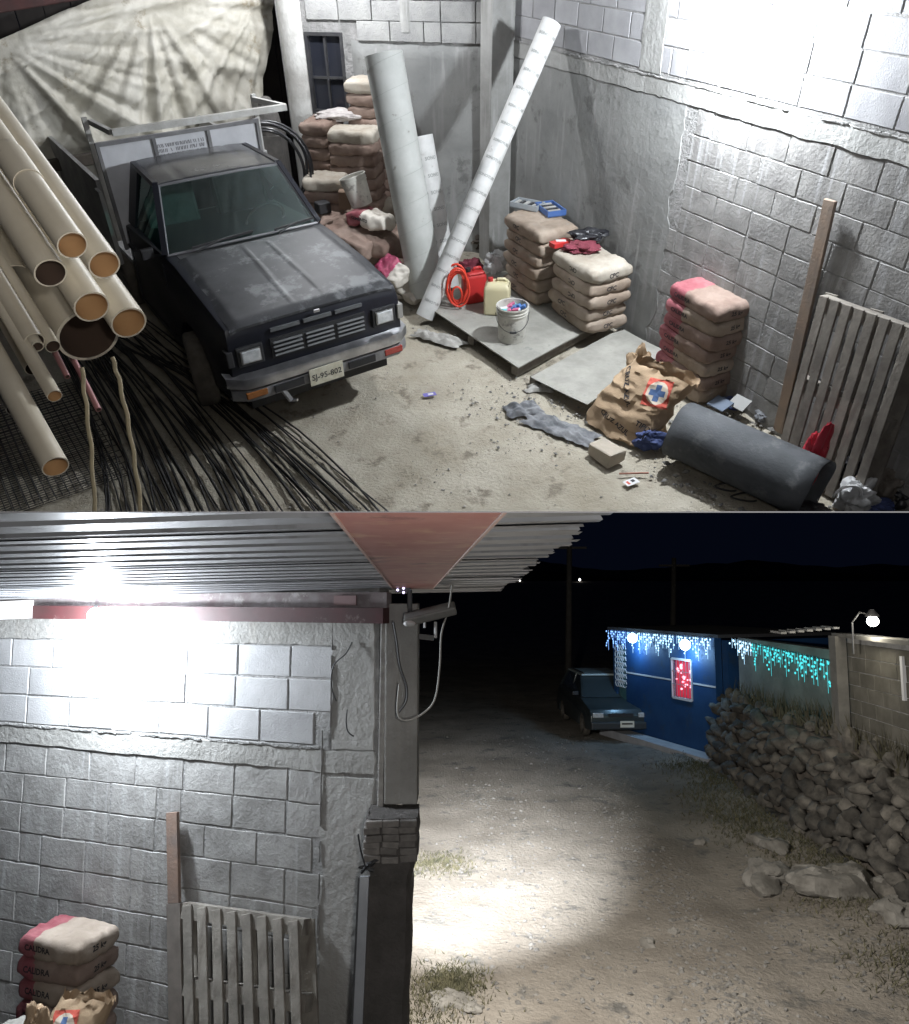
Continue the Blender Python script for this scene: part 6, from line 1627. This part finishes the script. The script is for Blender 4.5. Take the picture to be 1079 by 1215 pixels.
# ---------------------------------------------------------------- poles, far lights, hills
polem = mat('pole_wood', (.04, .036, .03), (.06, .055, .05), scale=3, rough=.9)
for (px, ptop, pbase, Z, lab) in ((674, 640, 812, 27, 'tall utility pole behind the parked hatchback'), (798, 662, 830, 30, 'utility pole rising behind the blue house')):
    q = DB(px, pbase, Z); tp_ = DB(px+2, ptop, Z); t = thing('utility_pole', lab, 'pole', (q.x, q.y, 0))
    b = Mb(); b.tube([(0, 0, -.2), (tp_.x-q.x, 0, tp_.z)], .13, 8, r2=.09); b.build('mast', polem, t, smooth=True)
    b = Mb(); b.bar((tp_.x-q.x-.6, 0, tp_.z-.3), (tp_.x-q.x+.6, 0, tp_.z-.3), .08); b.build('cross_arm', polem, t)
farw = emis('far_glow', (1, .95, .9), 9); faro = emis('far_glow_orange', (1, .45, .3), 5)
for (px, py, m_, r_, lab) in ((688, 688, farw, .17, 'brightest pale light on the dark hill, top of the cluster above the car'), (679, 694, farw, .13, 'middle light of the cluster on the hill'), (678, 703, faro, .12, 'orange lowest light of the cluster on the hill'), (755, 695, farw, .14, 'single pale light on the hill above the blue house'), (747, 706, faro, .12, 'reddish light on the hill just left of the single pale one'), (617, 689, farw, .10, 'lone light on the hill nearest the roof edge')):
    q = DB(px, py, 140); Mb().ball((0, 0, 0), r_*1.2, 8, 6).build('distant_light', m_, loc=tuple(q), label=lab, category='light')
vs = []; fs = []; n = 80
for i in range(n+1):
    x = -120+360*i/n; h = 16+5*noise.noise(Vector((x*.02, 1, 0)))+2*noise.noise(Vector((x*.08, 1, 0)))
    vs += [(x, 230, -2), (x, 260, h*.6), (x, 330, h)]
fs = [(3*i+k, 3*(i+1)+k, 3*(i+1)+k+1, 3*i+k+1) for i in range(n) for k in range(2)]
me = bpy.data.meshes.new('hills'); me.from_pydata(vs, [], fs); place('hills', me, mat('hill_scrub', (.008, .009, .007), (.012, .012, .009), scale=.2, rough=1), kind='structure')

# ---------------------------------------------------------------- added sheet that parts the two places and blocks their light
CUR = MA
cm = cam_matrix(CAM_H, CAM_PITCH, CAM_ROLL)
b = Mb(); b.box((0, 0, -20.3), (60, .0010, 39.4)); me = b.mesh('partition')
o = place('partition_sheet', me, mat('partition_grey', (.02, .02, .022), rough=.9), m=cm, kind='structure')
# cut everything at the partition so that neither place reaches through it
bpy.context.view_layer.update()
cu_ = (cm.to_3x3() @ Vector((0, 1, 0))).normalized(); co_ = Vector((0, 0, CAM_H))
for lst, sg in ((YARD, 1), (STREET, -1)):
    for o in lst:
        if o.name == 'partition_sheet': continue
        mw = o.matrix_world; n_l = (mw.to_3x3().transposed() @ cu_); c_l = (co_+cu_*sg*.0008-mw.translation).dot(cu_)
        vs = o.data.vertices
        if not len(vs): continue
        ds = [sg*(v.co.dot(n_l)-c_l) for v in (vs if len(vs) < 60 else [vs[i] for i in range(0, len(vs), 1)])]
        if min(ds) >= 0: continue
        if max(ds) <= 0:
            for ch in list(o.children): pass
            bpy.data.objects.remove(o, do_unlink=True) if not o.children else None
            continue
        if o.data.users > 1: o.data = o.data.copy()
        bm = bmesh.new(); bm.from_mesh(o.data)
        pl = mw.inverted() @ (co_+cu_*sg*.0008)
        bmesh.ops.bisect_plane(bm, geom=bm.verts[:]+bm.edges[:]+bm.faces[:], plane_co=pl, plane_no=n_l.normalized()*sg, clear_inner=True)
        bm.to_mesh(o.data); bm.free()
# empties left without any part
for o in [o for o in C.objects if o.type == 'EMPTY' and not o.children]: bpy.data.objects.remove(o)
